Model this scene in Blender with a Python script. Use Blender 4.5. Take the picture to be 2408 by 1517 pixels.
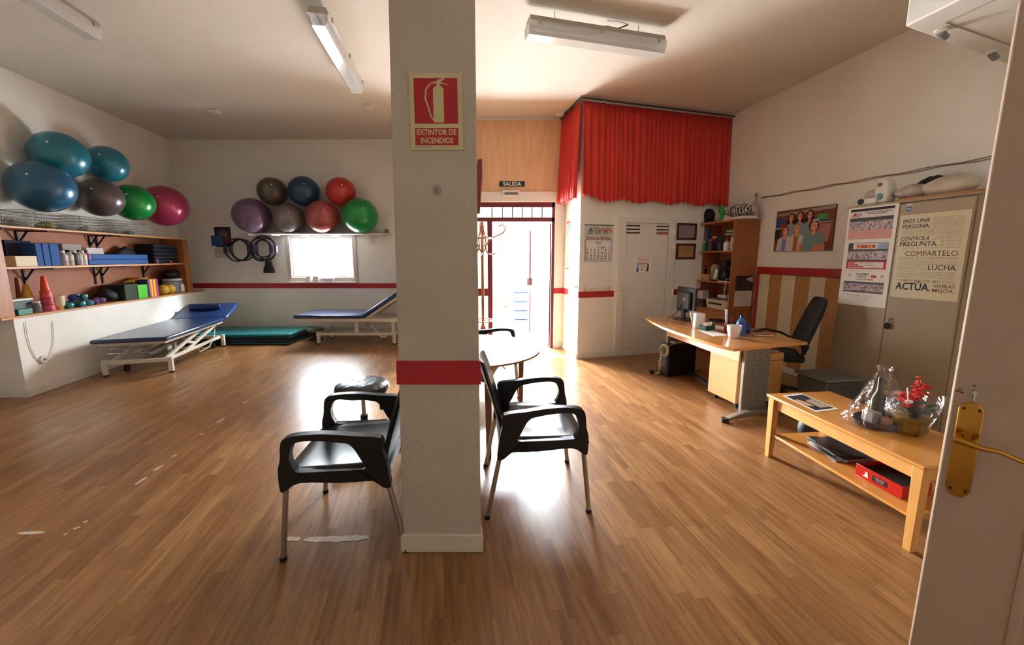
import bpy, bmesh, math, random
from mathutils import Matrix, Vector
for o in list(bpy.data.objects): bpy.data.objects.remove(o, do_unlink=True)
random.seed(7)
S = bpy.context.scene
COL = S.collection
# ---------------------------------------------------------------- camera
FPX = 900.0; PITCH = math.radians(8.2); HOR = 605.0; CX = 1204.0; CAMH = 1.55
CY = HOR + FPX * math.tan(PITCH)
cd = bpy.data.cameras.new('camera'); cam = bpy.data.objects.new('camera', cd); COL.objects.link(cam)
cd.sensor_fit = 'HORIZONTAL'; cd.sensor_width = 36.0; cd.lens = FPX / 2408 * 36.0
cd.shift_y = -(758.5 - CY) / 2408; cd.clip_start = 0.05; cd.clip_end = 200
cam.location = (0, 0, CAMH); cam.rotation_euler = (math.pi / 2 - PITCH, 0, 0)
S.camera = cam
# ---------------------------------------------------------------- world, sun, daylight, added yard fill
w = bpy.data.worlds.new('world'); S.world = w; w.use_nodes = True
bg = w.node_tree.nodes['Background']; bg.inputs[0].default_value = (0.80, 0.88, 1.0, 1); bg.inputs[1].default_value = 2.2
def light(name, kind, loc, energy, color=(1, 1, 1), **k):
    l = bpy.data.lights.new(name, kind); l.energy = energy; l.color = color
    for a, b in k.items(): setattr(l, a, b)
    o = bpy.data.objects.new(name, l); COL.objects.link(o); o.location = loc
    return o
def aim(o, d): o.rotation_euler = Vector(d).to_track_quat('-Z', 'Y').to_euler()
sun = light('sun', 'SUN', (0, 9, 9), 11.0, (0.92, 0.95, 1.0), angle=0.01); aim(sun, (0.38, -1.0, -1.8))
dl = light('daylight_door', 'AREA', (0.05, 9.60, 4.0), 1300.0, (0.80, 0.91, 1.0), shape='RECTANGLE', size=2.0, size_y=1.3); aim(dl, (0.02, -1, -0.5))
wl = light('daylight_window', 'AREA', (-3.73, 7.95, 1.56), 72.0, (0.82, 0.92, 1.0), shape='RECTANGLE', size=1.2, size_y=0.8); aim(wl, (0.1, -1, -0.35))
yl = light('yard_fill', 'AREA', (-2.5, 10.6, 1.7), 2000.0, (0.88, 0.94, 1.0), shape='RECTANGLE', size=2.0, size_y=2.8); aim(yl, (0.38, -1, 0.0))  # added fill lamp, out of view behind the column, lifts the right wall
gl = light('daylight_pavement', 'AREA', (0.02, 7.35, 0.06), 120.0, (0.88, 0.94, 1.0), shape='RECTANGLE', size=1.0, size_y=0.7); aim(gl, (0.04, -0.9, 1.0))
S.view_settings.view_transform = 'Standard'; S.view_settings.look = 'None'
S.view_settings.exposure = 1.6; S.view_settings.gamma = 1.0; S.view_settings.use_curve_mapping = False

# ---------------------------------------------------------------- helpers
cp_, sp_ = math.cos(PITCH), math.sin(PITCH)
def ray(px, py):
    u = (px - CX) / FPX; v = (py - CY) / FPX
    return Vector((u, cp_ - v * sp_, -sp_ - v * cp_))
def atz(px, py, z=0.0):
    r = ray(px, py); t = (z - CAMH) / r.z
    return Vector((r.x * t, r.y * t, z))
def aty(px, py, y):
    r = ray(px, py); t = y / r.y
    return Vector((r.x * t, y, CAMH + r.z * t))
class Frame:
    """a vertical plane: origin O on the floor, u along it, local -y towards the room"""
    def __init__(s, O, u):
        s.O = Vector((O[0], O[1], 0)); s.u = Vector((u[0], u[1], 0)).normalized(); s.n = Vector((s.u.y, -s.u.x, 0))
        s.rz = math.atan2(s.u.y, s.u.x)
    def at(s, px, py, off=0.0):
        r = ray(px, py); o = s.O + s.n * off; c = Vector((0, 0, CAMH))
        t = (o - c).dot(s.n) / r.dot(s.n); p = c + r * t
        return ((p - s.O).dot(s.u), p.z)
    def pt(s, x, z=0.0, off=0.0): return s.O + s.u * x + s.n * off + Vector((0, 0, z))
FB = Frame((-6.49, 7.60), (1, 0))
FP = Frame((1.0, 5.735), (0.962, 0.272))
FR = Frame((3.44, 6.44), (0.187, -0.982))
FL = Frame((-5.25, 1.08), (-0.19, 1))
FH = Frame((-5.40, 4.09), (-0.2, 1))
FD = Frame((-1.2, 6.45), (1, 0))
FS = Frame((0.87, 6.45), (0.13, -0.715))
FC = Frame((-0.579, 1.826), (1, 0))

def srgb(r, g, b):
    f = lambda c: ((c / 255) / 12.92 if c / 255 <= 0.04045 else ((c / 255 + 0.055) / 1.055) ** 2.4)
    return (f(r), f(g), f(b), 1)
MATS = {}
def mat(name, col, rough=0.6, metal=0.0, noise=0.0, nscale=8.0, bump=0.0, bscale=40.0, coat=0.0, alpha=1.0, trans=0.0, emit=0.0, stretch=None, spec=0.5):
    if name in MATS: return MATS[name]
    m = bpy.data.materials.new(name); m.use_nodes = True; nt = m.node_tree; b = nt.nodes['Principled BSDF']
    c = srgb(*col); b.inputs['Base Color'].default_value = c
    b.inputs['Roughness'].default_value = rough; b.inputs['Metallic'].default_value = metal
    b.inputs['Coat Weight'].default_value = coat; b.inputs['Coat Roughness'].default_value = 0.15
    b.inputs['Alpha'].default_value = alpha; b.inputs['Transmission Weight'].default_value = trans
    b.inputs['Specular IOR Level'].default_value = spec
    if emit: b.inputs['Emission Color'].default_value = c; b.inputs['Emission Strength'].default_value = emit
    tc = nt.nodes.new('ShaderNodeTexCoord'); mp = nt.nodes.new('ShaderNodeMapping'); nt.links.new(tc.outputs['Object'], mp.inputs[0])
    if stretch: mp.inputs['Scale'].default_value = stretch
    if noise:
        n = nt.nodes.new('ShaderNodeTexNoise'); n.inputs['Scale'].default_value = nscale; n.inputs['Detail'].default_value = 5
        nt.links.new(mp.outputs[0], n.inputs['Vector'])
        r = nt.nodes.new('ShaderNodeValToRGB'); r.color_ramp.elements[0].position = 0.3; r.color_ramp.elements[1].position = 0.7
        r.color_ramp.elements[0].color = tuple(x * (1 - noise) for x in c[:3]) + (1,)
        r.color_ramp.elements[1].color = tuple(min(1, x * (1 + noise)) for x in c[:3]) + (1,)
        nt.links.new(n.outputs['Fac'], r.inputs[0]); nt.links.new(r.outputs[0], b.inputs['Base Color'])
    if bump:
        n2 = nt.nodes.new('ShaderNodeTexNoise'); n2.inputs['Scale'].default_value = bscale; n2.inputs['Detail'].default_value = 4
        nt.links.new(mp.outputs[0], n2.inputs['Vector'])
        bp = nt.nodes.new('ShaderNodeBump'); bp.inputs['Strength'].default_value = bump; bp.inputs['Distance'].default_value = 0.01
        nt.links.new(n2.outputs['Fac'], bp.inputs['Height']); nt.links.new(bp.outputs[0], b.inputs['Normal'])
    MATS[name] = m
    return m

class MB:
    def __init__(s): s.v = []; s.f = []; s.m = []; s.sm = []
    def add(s, vs, fs, m=0, sm=False, M=None):
        o = len(s.v)
        for p in vs:
            p = Vector(p)
            s.v.append(M @ p if M else p)
        for f in fs: s.f.append(tuple(i + o for i in f)); s.m.append(m); s.sm.append(sm)
        return s
    def box(s, x0, x1, y0, y1, z0, z1, m=0, M=None):
        return s.add([(x, y, z) for x in (x0, x1) for y in (y0, y1) for z in (z0, z1)],
                     [(0, 1, 3, 2), (4, 6, 7, 5), (0, 4, 5, 1), (2, 3, 7, 6), (0, 2, 6, 4), (1, 5, 7, 3)], m, False, M)
    def sheet(s, x0, x1, z0, z1, y=0.0, m=0, M=None):
        return s.add([(x0, y, z0), (x1, y, z0), (x1, y, z1), (x0, y, z1)], [(0, 1, 2, 3)], m, False, M)
    def poly(s, pts, y=0.0, m=0):
        return s.add([(a, y, b) for a, b in pts], [tuple(range(len(pts)))], m)
    def disc(s, x, z, rx, rz, y=0.0, m=0, n=20):
        return s.poly([(x + rx * math.cos(2 * math.pi * i / n), z + rz * math.sin(2 * math.pi * i / n)) for i in range(n)], y, m)
    def prism(s, pts, a, b, ax='z', m=0, sm=False, M=None):
        n = len(pts)
        def P(p, t): return {'z': (p[0], p[1], t), 'y': (p[0], t, p[1]), 'x': (t, p[0], p[1])}[ax]
        vs = [P(p, a) for p in pts] + [P(p, b) for p in pts]
        return s.add(vs, [tuple(range(n)), tuple(range(n, 2 * n))] + [(i, (i + 1) % n, n + (i + 1) % n, n + i) for i in range(n)], m, sm, M)
    def ring(s, outer, inner, a, b, ax='y', m=0, M=None):
        n = len(outer)
        def P(p, t): return {'z': (p[0], p[1], t), 'y': (p[0], t, p[1]), 'x': (t, p[0], p[1])}[ax]
        vs = [P(p, t) for t in (a, b) for q in (outer, inner) for p in q]
        fs = []
        for i in range(n):
            j = (i + 1) % n
            fs += [(i, j, n + j, n + i), (2 * n + i, 2 * n + j, 3 * n + j, 3 * n + i), (i, j, 2 * n + j, 2 * n + i), (n + i, n + j, 3 * n + j, 3 * n + i)]
        return s.add(vs, fs, m, False, M)
    def rings(s, rs, m=0, sm=True, cap=True, closed=True, M=None):
        n = len(rs[0]); vs = [p for r in rs for p in r]; fs = []
        for k in range(len(rs) - 1):
            for i in range(n if closed else n - 1):
                j = (i + 1) % n; fs.append((k * n + i, k * n + j, (k + 1) * n + j, (k + 1) * n + i))
        if cap: fs += [tuple(range(n)), tuple(range((len(rs) - 1) * n, len(rs) * n))]
        return s.add(vs, fs, m, sm, M)
    def tube(s, pts, r, n=8, m=0, closed=False, M=None):
        pts = [Vector(p) for p in pts]; N = len(pts); rs = []; up = None
        for i, p in enumerate(pts):
            if closed: t = pts[(i + 1) % N] - pts[i - 1]
            else: t = pts[min(i + 1, N - 1)] - pts[max(i - 1, 0)]
            t.normalize()
            if up is None: up = Vector((0, 0, 1)) if abs(t.z) < 0.9 else Vector((1, 0, 0))
            a = t.cross(up); a.normalize(); up = a.cross(t).normalized()
            rr = r[i] if isinstance(r, (list, tuple)) else r
            rs.append([p + (a * math.cos(2 * math.pi * k / n) + up * math.sin(2 * math.pi * k / n)) * rr for k in range(n)])
        if closed: rs.append(rs[0])
        return s.rings(rs, m, True, not closed, True, M)
    def cyl(s, p0, p1, r, n=16, m=0, r2=None, M=None):
        p0 = Vector(p0); p1 = Vector(p1); t = (p1 - p0).normalized(); up = Vector((0, 0, 1)) if abs(t.z) < 0.9 else Vector((1, 0, 0))
        a = t.cross(up).normalized(); b = a.cross(t); r2 = r if r2 is None else r2
        c = lambda p, q: [p + (a * math.cos(2 * math.pi * k / n) + b * math.sin(2 * math.pi * k / n)) * q for k in range(n)]
        return s.rings([c(p0, r), c(p1, r2)], m, True, True, True, M)
    def lathe(s, prof, c=(0, 0, 0), n=24, m=0, sx=1, sy=1, M=None, cap=True):
        rs = [[(c[0] + r * sx * math.cos(2 * math.pi * k / n), c[1] + r * sy * math.sin(2 * math.pi * k / n), c[2] + z) for k in range(n)] for r, z in prof]
        return s.rings(rs, m, True, cap, True, M)
    def ball(s, c, r, m=0, n=24, k=14, sc=(1, 1, 1), M=None):
        rs = []
        for j in range(k + 1):
            a = math.pi * j / k; q = max(math.sin(a), 0.002)
            rs.append([(c[0] + r * sc[0] * q * math.cos(2 * math.pi * i / n), c[1] + r * sc[1] * q * math.sin(2 * math.pi * i / n), c[2] - r * sc[2] * math.cos(a)) for i in range(n)])
        return s.rings(rs, m, True, True, True, M)
    def text(s, body, size, x, z, y=-0.002, m=0, align='CENTER', sx=1.0, bold=0.0, shear=0.0, M=None, fit=None):
        cu = bpy.data.curves.new('t', 'FONT'); cu.body = body; cu.size = size; cu.align_x = align; cu.shear = shear; cu.offset = bold * size; cu.resolution_u = 2
        ob = bpy.data.objects.new('t', cu); COL.objects.link(ob)
        me = ob.to_mesh(); 
        if fit and len(me.vertices):
            xs_ = [v.co.x for v in me.vertices]; sx = fit / (max(xs_) - min(xs_)); x = x - (min(xs_) * sx if align == 'LEFT' else 0)
        vs = [(x + v.co.x * sx, y, z + v.co.y) for v in me.vertices]; fs = [tuple(p.vertices) for p in me.polygons]
        ob.to_mesh_clear(); bpy.data.objects.remove(ob); bpy.data.curves.remove(cu)
        return s.add(vs, fs, m, False, M)
    def build(s, name, mats, parent=None, bevel=0.0, sub=0, sharp=40, recalc=True, loc=None, rz=0.0):
        me = bpy.data.meshes.new(name); me.from_pydata([tuple(v) for v in s.v], [], s.f)
        if not isinstance(mats, (list, tuple)): mats = [mats]
        for m in mats: me.materials.append(m)
        me.polygons.foreach_set('material_index', s.m); me.polygons.foreach_set('use_smooth', s.sm)
        me.validate()
        if recalc:
            b = bmesh.new(); b.from_mesh(me); bmesh.ops.recalc_face_normals(b, faces=b.faces); b.to_mesh(me); b.free()
        me.set_sharp_from_angle(angle=math.radians(sharp))
        o = bpy.data.objects.new(name, me); COL.objects.link(o)
        if parent: o.parent = parent
        if loc is not None: o.location = loc; o.rotation_euler.z = rz
        if bevel:
            md = o.modifiers.new('bevel', 'BEVEL'); md.width = bevel; md.segments = 2; md.limit_method = 'ANGLE'; md.angle_limit = math.radians(35)
        if sub:
            md = o.modifiers.new('sub', 'SUBSURF'); md.levels = sub; md.render_levels = sub
        return o
def T(name, label, cat, loc=(0, 0, 0), rz=0.0, group=None):
    o = bpy.data.objects.new(name, None); COL.objects.link(o); o.empty_display_size = 0.05
    o.location = loc; o.rotation_euler = (0, 0, rz); o['label'] = label; o['category'] = cat
    if group: o['group'] = group
    return o
def tag(o, label, cat, group=None, kind=None):
    o['label'] = label; o['category'] = cat
    if group: o['group'] = group
    if kind: o['kind'] = kind
    return o
def struct(o, label=None, cat=None):
    o['kind'] = 'structure'
    if label: o['label'] = label
    if cat: o['category'] = cat
    return o
def dup(root, loc, rz, label, group=None):
    def cp(o, par):
        c = o.copy(); COL.objects.link(c); c.parent = par
        for ch in [x for x in bpy.data.objects if x.parent == o]: cp(ch, c)
        return c
    r = cp(root, None); r.location = loc; r.rotation_euler = (0, 0, rz); r['label'] = label
    if group: r['group'] = group
    return r
def RotZ(a, loc=(0, 0, 0)): return Matrix.Translation(loc) @ Matrix.Rotation(a, 4, 'Z')

# ---------------------------------------------------------------- shared materials
wall_m = mat('painted_plaster', (236, 231, 220), 0.75, noise=0.035, nscale=2.5, bump=0.25, bscale=130)
ceil_m = mat('ceiling_paint', (212, 206, 194), 0.8, noise=0.02, nscale=2)
white_m = mat('white_lacquer', (226, 220, 210), 0.4)
red_m = mat('red_paint', (176, 28, 36), 0.45, noise=0.06, nscale=5)
darkred_m = mat('maroon_metal', (104, 30, 38), 0.45)
blackp = mat('black_plastic', (17, 17, 19), 0.36, bump=0.05, bscale=300)
black_m = mat('black_matt', (14, 14, 15), 0.6)
chrome_m = mat('chrome', (200, 200, 200), 0.18, 1.0)
alu_m = mat('aluminium_tube', (176, 168, 156), 0.35, 0.9)
cream_metal = mat('cream_enamel', (214, 205, 186), 0.4)
beech_m = mat('beech_wood', (205, 146, 84), 0.35, noise=0.10, nscale=3.5, stretch=(12, 1.2, 1.2), coat=0.25)
beech_z = mat('beech_wood_upright', (205, 146, 84), 0.35, noise=0.10, nscale=3.5, stretch=(12, 12, 1.2), coat=0.25)
oak_m = mat('honey_wood', (176, 112, 56), 0.4, noise=0.16, nscale=4, stretch=(1.5, 14, 14), coat=0.2)
pine_z = mat('pine_upright', (170, 104, 52), 0.5, noise=0.2, nscale=4, stretch=(12, 12, 1.0))
paper_m = mat('white_paper', (235, 230, 222), 0.7)
ink_m = mat('black_ink', (28, 26, 28), 0.7)
redink_m = mat('red_ink', (190, 32, 40), 0.7)
grey_m = mat('grey_plastic', (120, 118, 114), 0.5)

def floor_material():
    m = bpy.data.materials.new('oak_strip_floor'); m.use_nodes = True; nt = m.node_tree; L = nt.links; b = nt.nodes['Principled BSDF']
    def node(t, **k):
        n = nt.nodes.new(t)
        for a, v in k.items(): setattr(n, a, v)
        return n
    def math_(op, a, b_=None):
        n = node('ShaderNodeMath', operation=op)
        for i, x in enumerate((a, b_)):
            if x is None: continue
            if isinstance(x, (int, float)): n.inputs[i].default_value = x
            else: L.new(x, n.inputs[i])
        return n.outputs[0]
    tc = node('ShaderNodeTexCoord'); mp = node('ShaderNodeMapping'); mp.inputs['Rotation'].default_value = (0, 0, -math.radians(101.3))
    L.new(tc.outputs['Object'], mp.inputs[0])
    sx = node('ShaderNodeSeparateXYZ'); L.new(mp.outputs[0], sx.inputs[0]); U, Vv = sx.outputs[0], sx.outputs[1]
    row = math_('FLOOR', math_('DIVIDE', Vv, 0.066))
    wn = node('ShaderNodeTexWhiteNoise', noise_dimensions='1D'); L.new(row, wn.inputs['W'])
    us = math_('DIVIDE', math_('ADD', U, math_('MULTIPLY', wn.outputs['Value'], 3.1)), 0.47)
    idx = math_('FLOOR', us)
    cb = node('ShaderNodeCombineXYZ'); L.new(row, cb.inputs[0]); L.new(idx, cb.inputs[1])
    wn2 = node('ShaderNodeTexWhiteNoise', noise_dimensions='2D'); L.new(cb.outputs[0], wn2.inputs['Vector'])
    # grain
    mg = node('ShaderNodeMapping'); mg.inputs['Scale'].default_value = (2.2, 26, 1); L.new(mp.outputs[0], mg.inputs[0])
    off = node('ShaderNodeVectorMath', operation='ADD'); L.new(mg.outputs[0], off.inputs[0]); L.new(wn2.outputs['Color'], off.inputs[1])
    sc = node('ShaderNodeVectorMath', operation='SCALE'); L.new(wn2.outputs['Color'], sc.inputs[0]); sc.inputs['Scale'].default_value = 30; L.new(sc.outputs[0], off.inputs[1])
    g = node('ShaderNodeTexNoise'); g.inputs['Scale'].default_value = 1.6; g.inputs['Detail'].default_value = 6; g.inputs['Distortion'].default_value = 0.15; L.new(off.outputs[0], g.inputs['Vector'])
    r1 = node('ShaderNodeValToRGB'); e = r1.color_ramp.elements; e[0].position = 0.0; e[0].color = srgb(144, 98, 58); e[1].position = 1.0; e[1].color = srgb(170, 123, 78)
    L.new(wn2.outputs['Value'], r1.inputs[0])
    r2 = node('ShaderNodeValToRGB'); e = r2.color_ramp.elements; e[0].position = 0.32; e[0].color = (0.50, 0.43, 0.36, 1); e[1].position = 0.62; e[1].color = (1, 1, 1, 1)
    L.new(g.outputs['Fac'], r2.inputs[0])
    mx = node('ShaderNodeMix', data_type='RGBA', blend_type='MULTIPLY'); mx.inputs[0].default_value = 0.75; L.new(r1.outputs[0], mx.inputs[6]); L.new(r2.outputs[0], mx.inputs[7])
    # seams
    fv = math_('FRACT', math_('DIVIDE', Vv, 0.066)); fu = math_('FRACT', us)
    sv = math_('LESS_THAN', math_('ABSOLUTE', math_('SUBTRACT', fv, 0.5)), 0.485); su = math_('LESS_THAN', math_('ABSOLUTE', math_('SUBTRACT', fu, 0.5)), 0.497)
    seam = math_('MULTIPLY', sv, su)
    mx2 = node('ShaderNodeMix', data_type='RGBA', blend_type='MIX'); L.new(math_('ADD', math_('MULTIPLY', seam, 0.3), 0.7), mx2.inputs[0]); mx2.inputs[6].default_value = srgb(92, 58, 34); L.new(mx.outputs[2], mx2.inputs[7])
    L.new(mx2.outputs[2], b.inputs['Base Color'])
    b.inputs['Roughness'].default_value = 0.3
    bp = node('ShaderNodeBump'); bp.inputs['Strength'].default_value = 0.12; bp.inputs['Distance'].default_value = 0.003; L.new(g.outputs['Fac'], bp.inputs['Height']); L.new(bp.outputs[0], b.inputs['Normal'])
    return m
floor_m = floor_material()
def thin_glass():
    m = bpy.data.materials.new('thin_window_glass'); m.use_nodes = True; nt = m.node_tree; nt.nodes.remove(nt.nodes['Principled BSDF']); out = nt.nodes['Material Output']
    tr = nt.nodes.new('ShaderNodeBsdfTransparent'); gl_ = nt.nodes.new('ShaderNodeBsdfGlossy'); gl_.inputs['Roughness'].default_value = .03
    fr = nt.nodes.new('ShaderNodeFresnel'); fr.inputs['IOR'].default_value = 1.3; mx = nt.nodes.new('ShaderNodeMixShader')
    nt.links.new(fr.outputs[0], mx.inputs[0]); nt.links.new(tr.outputs[0], mx.inputs[1]); nt.links.new(gl_.outputs[0], mx.inputs[2]); nt.links.new(mx.outputs[0], out.inputs[0]); return m
# ================================================================ the room
CH = 3.75
struct(MB().box(-8, 6, -1.6, 7.75, -0.12, 0.0).build('floor', floor_m), 'oak strip wood floor', 'floor')
struct(MB().box(-8, 6, -1.6, 7.9, CH, CH + 0.15).build('ceiling', ceil_m), 'cream painted ceiling', 'ceiling')
# back wall with the window hole (local = world)
wx0, wx1, wz0, wz1 = -4.385, -3.07, 1.10, 1.985
mb = MB().box(-6.6, wx0, 7.6, 7.85, 0, CH).box(wx1, -1.0, 7.6, 7.85, 0, CH).box(wx0, wx1, 7.6, 7.85, 0, wz0).box(wx0, wx1, 7.6, 7.85, wz1, CH)
struct(mb.build('wall_back', wall_m), 'pale wall behind the blue couches', 'wall')
struct(MB().box(-1.12, -1.0, 6.70, 7.6, 0, CH).build('wall_return', wall_m))
# entrance wall, opening x -.95..0.70
DX0, DX1, DH = -0.95, 0.705, 2.44
mb = MB().box(-1.12, DX0, 6.45, 6.70, 0, CH).box(DX1, 0.95, 6.45, 6.70, 0, CH).box(DX0, DX1, 6.45, 6.70, DH, CH)
struct(mb.build('wall_entrance', wall_m), 'wall around the bright entrance door', 'wall')
# storeroom partition (front) and its side
struct(MB().box(0, 2.62, 0, 0.1, 0, CH).build('wall_partition', wall_m, loc=FP.pt(0), rz=FP.rz), 'storeroom wall holding the white door and calendar', 'wall')
struct(MB().prism([(0.87, 6.45), (1.0, 5.735), (1.09, 5.80), (0.99, 6.45)], 0, CH).build('wall_side', wall_m), 'narrow brightly lit wall beside the entrance', 'wall')
struct(MB().box(-0.3, 9.0, 0, 0.15, 0, CH).build('wall_right', wall_m, loc=FR.pt(0), rz=FR.rz), 'long right wall', 'wall')
struct(MB().box(-3.2, 7.0, 0, 0.15, 0, CH).build('wall_left', wall_m, loc=FL.pt(0), rz=FL.rz), 'upper left wall behind the balls', 'wall')
struct(MB().box(-5.2, -0.95, -1.6, -1.45, 0, CH).box(0.95, 5.8, -1.6, -1.45, 0, CH).box(-0.95, 0.95, -1.6, -1.45, 0, CH).build('wall_near', mat('hall_paint', (226, 222, 214), .8)))
# half wall / ledge under the shelves
P0 = FH.pt(0); P1 = FH.pt(3.585)
struct(MB().prism([(P0.x, P0.y), (P1.x, P1.y + 0.02), (-6.55, 7.6), (-5.98, 4.09)], 0, 0.885).build('wall_ledge', wall_m), 'white half wall carrying the shelves', 'wall')
# column
prof = [(-0.578, 1.835), (-0.163, 1.835), (-0.25, 2.27), (-0.60, 2.27)]
top = [(-0.520, 1.835), (-0.158, 1.835), (-0.25, 2.27), (-0.56, 2.27)]
mb = MB(); mb.rings([[(x, y, 0) for x, y in prof], [(x, y, CH) for x, y in top]], sm=False)
struct(mb.build('wall_column', mat('column_plaster', (190, 176, 156), 0.8, noise=0.04, nscale=4, bump=0.5, bscale=90), bevel=0.006), 'square plaster column in the middle of the room', 'column')
# column band and skirting
def colring(z0, z1, off):
    def at(z):
        t = z / CH; q = [tuple(a[i] + (b[i] - a[i]) * t for i in (0, 1)) for a, b in zip(prof, top)]
        s = [(-1, -1), (1, -1), (1, 1), (-1, 1)]
        return [(p[0] + off * s[k][0], p[1] + off * s[k][1], z) for k, p in enumerate(q)]
    return MB().rings([at(z0), at(z1)], sm=False)
struct(colring(0.925, 1.045, 0.008).build('trim_1', red_m), 'red painted band around the column', 'trim')
struct(colring(0, 0.105, 0.012).build('baseboard_column', mat('skirting_cream', (205, 192, 172), 0.6), bevel=0.008), 'cream skirting around the column', 'baseboard')
# red stripes
def stripe(n, fr, x0, x1, z0, z1, lab, off=0.008):
    return struct(MB().box(x0, x1, -off, 0.004, z0, z1).build(n, red_m, loc=fr.pt(0), rz=fr.rz), lab, 'trim')
stripe('trim_2', FB, 0.16, 5.45, 0.943, 1.040, 'red stripe along the back wall under the window')
s0 = FP.at(1443, 690)[0]; s1 = FP.at(1577, 690)[0]
stripe('trim_3', FP, 0, s0, 0.945, 1.037, 'red stripe between the entrance corner and white door')
stripe('trim_4', FP, s1, FP.at(1640, 685)[0] + 0.1, 0.945, 1.037, 'red stripe between the white door and bookcase')
stripe('trim_5', FS, 0, 0.727, 0.945, 1.037, 'red stripe on the narrow wall beside the entrance')
stripe('trim_6', FD, 1.905, 2.07, 0.945, 1.037, 'short red stripe right of the entrance frame')
# baseboards
def bboard(n, fr, x0, x1, h=0.085, off=0.014, lab=None):
    return struct(MB().box(x0, x1, -off, 0.002, 0, h).build(n, white_m, loc=fr.pt(0), rz=fr.rz, bevel=0.003), lab, 'baseboard')
bboard('baseboard_partition', FP, 0, s0 - 0.01, lab='pale skirting left of the white door')
bboard('baseboard_side', FS, 0, 0.72, lab='pale skirting on the narrow wall beside the entrance')
bboard('baseboard_entrance', FD, 1.91, 2.07, lab='pale skirting right of the entrance frame')
bboard('baseboard_right', FR, 0.05, 5.0, lab='pale skirting along the right wall')
bboard('baseboard_left', FH, 0, 3.55, 0.085, 0.010, 'skirting along the half wall')
# soffit box at the top right
Cc = Vector((2.67, 2.85, 0)); E_ = Vector((4.02, 3.36, 0)); dn = Vector((0.19, -0.98, 0)) * 3.4
mb = MB().prism([(p.x, p.y) for p in (Cc, E_, E_ + dn, Cc + dn)], 3.1, CH)
struct(mb.build('trim_7', ceil_m, bevel=0.01), 'white boxed soffit hanging at the top right corner', 'trim')
ins = mat('soffit_seam', (150, 140, 128), 0.8)
mb = MB(); a = Cc + Vector((0.22, -0.05, 0)); bb_ = E_ + Vector((-0.25, -0.25, 0))
for p, q in ((a, bb_), (a, a + dn * 0.5)):
    mb.tube([(p.x, p.y, 3.098), (q.x, q.y, 3.098)], 0.004, 6)
struct(mb.build('trim_8', ins), 'thin seam line on the soffit underside', 'trim')
# plywood panel and ledge above the entrance
ply = mat('birch_ply', (222, 178, 136), 0.55, noise=0.10, nscale=3, stretch=(6, 6, 0.7))
struct(MB().box(0.06, 2.03, -0.02, 0.0, 2.60, 3.70).build('trim_9', ply, loc=FD.pt(0), rz=0), 'light plywood panel above the entrance', 'trim')
struct(MB().box(0.06, 2.03, -0.05, 0.0, 2.44, 2.60).build('trim_10', white_m, loc=FD.pt(0), rz=0, bevel=0.004), 'white ledge between the plywood and the entrance frame', 'trim')
# ---- window
wf = mat('window_frame_aluminium', (188, 178, 172), 0.4)
glass_m = thin_glass()
W = T('window_1', 'small bright barred window with cream curtains under the ball shelf', 'window', (wx0, 7.6, wz0)); W['kind'] = 'structure'
ww, wh = wx1 - wx0, wz1 - wz0
def rect(x0, x1, z0, z1): return [(x0, z0), (x1, z0), (x1, z1), (x0, z1)]
MB().ring(rect(-0.03, ww + 0.03, -0.03, wh + 0.03), rect(0.045, ww - 0.045, 0.05, wh - 0.045), -0.03, 0.10).build('window_frame', wf, W, bevel=0.004)
MB().ring(rect(0.045, ww - 0.045, 0.05, wh - 0.045), rect(0.075, ww - 0.075, 0.08, wh - 0.075), 0.02, 0.07).build('sash', wf, W, bevel=0.003)
MB().sheet(0.07, ww - 0.07, 0.07, wh - 0.07, 0.05).build('pane', glass_m, W)
mb = MB()
for i in range(1, 8): mb.cyl((ww * i / 8, 0.22, 0.0), (ww * i / 8, 0.22, wh), 0.007, 8)
mb.build('security_bars', white_m, W)
# ---- entrance door assembly
D = T('door_1', 'open maroon metal entrance door with barred transom and side light', 'door', (DX0, 6.45, 0)); D['kind'] = 'structure'
dw = DX1 - DX0
def zat(py): return aty(1200, py, 6.45).z
def xat(px, z=1.2):
    return aty(px, 690, 6.45).x - DX0
f1 = xat(1147); f2 = xat(1157); zt = 2.20
mb = MB().box(0, dw, 0.0, 0.07, 2.36, DH).box(0, dw, 0.0, 0.07, 2.13, zt).box(dw - 0.05, dw, 0, 0.07, 0, DH).box(0, 0.06, 0, 0.07, 0, DH).box(f1, f2 + 0.01, 0, 0.07, 0, 2.14).box(0, f1, 0, 0.07, 0.90, 1.03).box(0, f1, 0, 0.07, 0, 0.10)
mb.build('door_frame', darkred_m, D, bevel=0.004)
mb = MB()
for px in (1158, 1182, 1205, 1228, 1250, 1273): mb.box(xat(px) - 0.01, xat(px) + 0.01, 0.03, 0.05, zt, 2.36)
mb.build('transom_bars', mat('grey_bar', (60, 56, 58), 0.5), D)
MB().sheet(0.06, dw - 0.05, zt, 2.36, 0.045).sheet(0.06, f1, 1.03, 2.13, 0.045).sheet(0.06, f1, 0.1, 0.9, 0.045).build('side_pane', glass_m, D)
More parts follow.
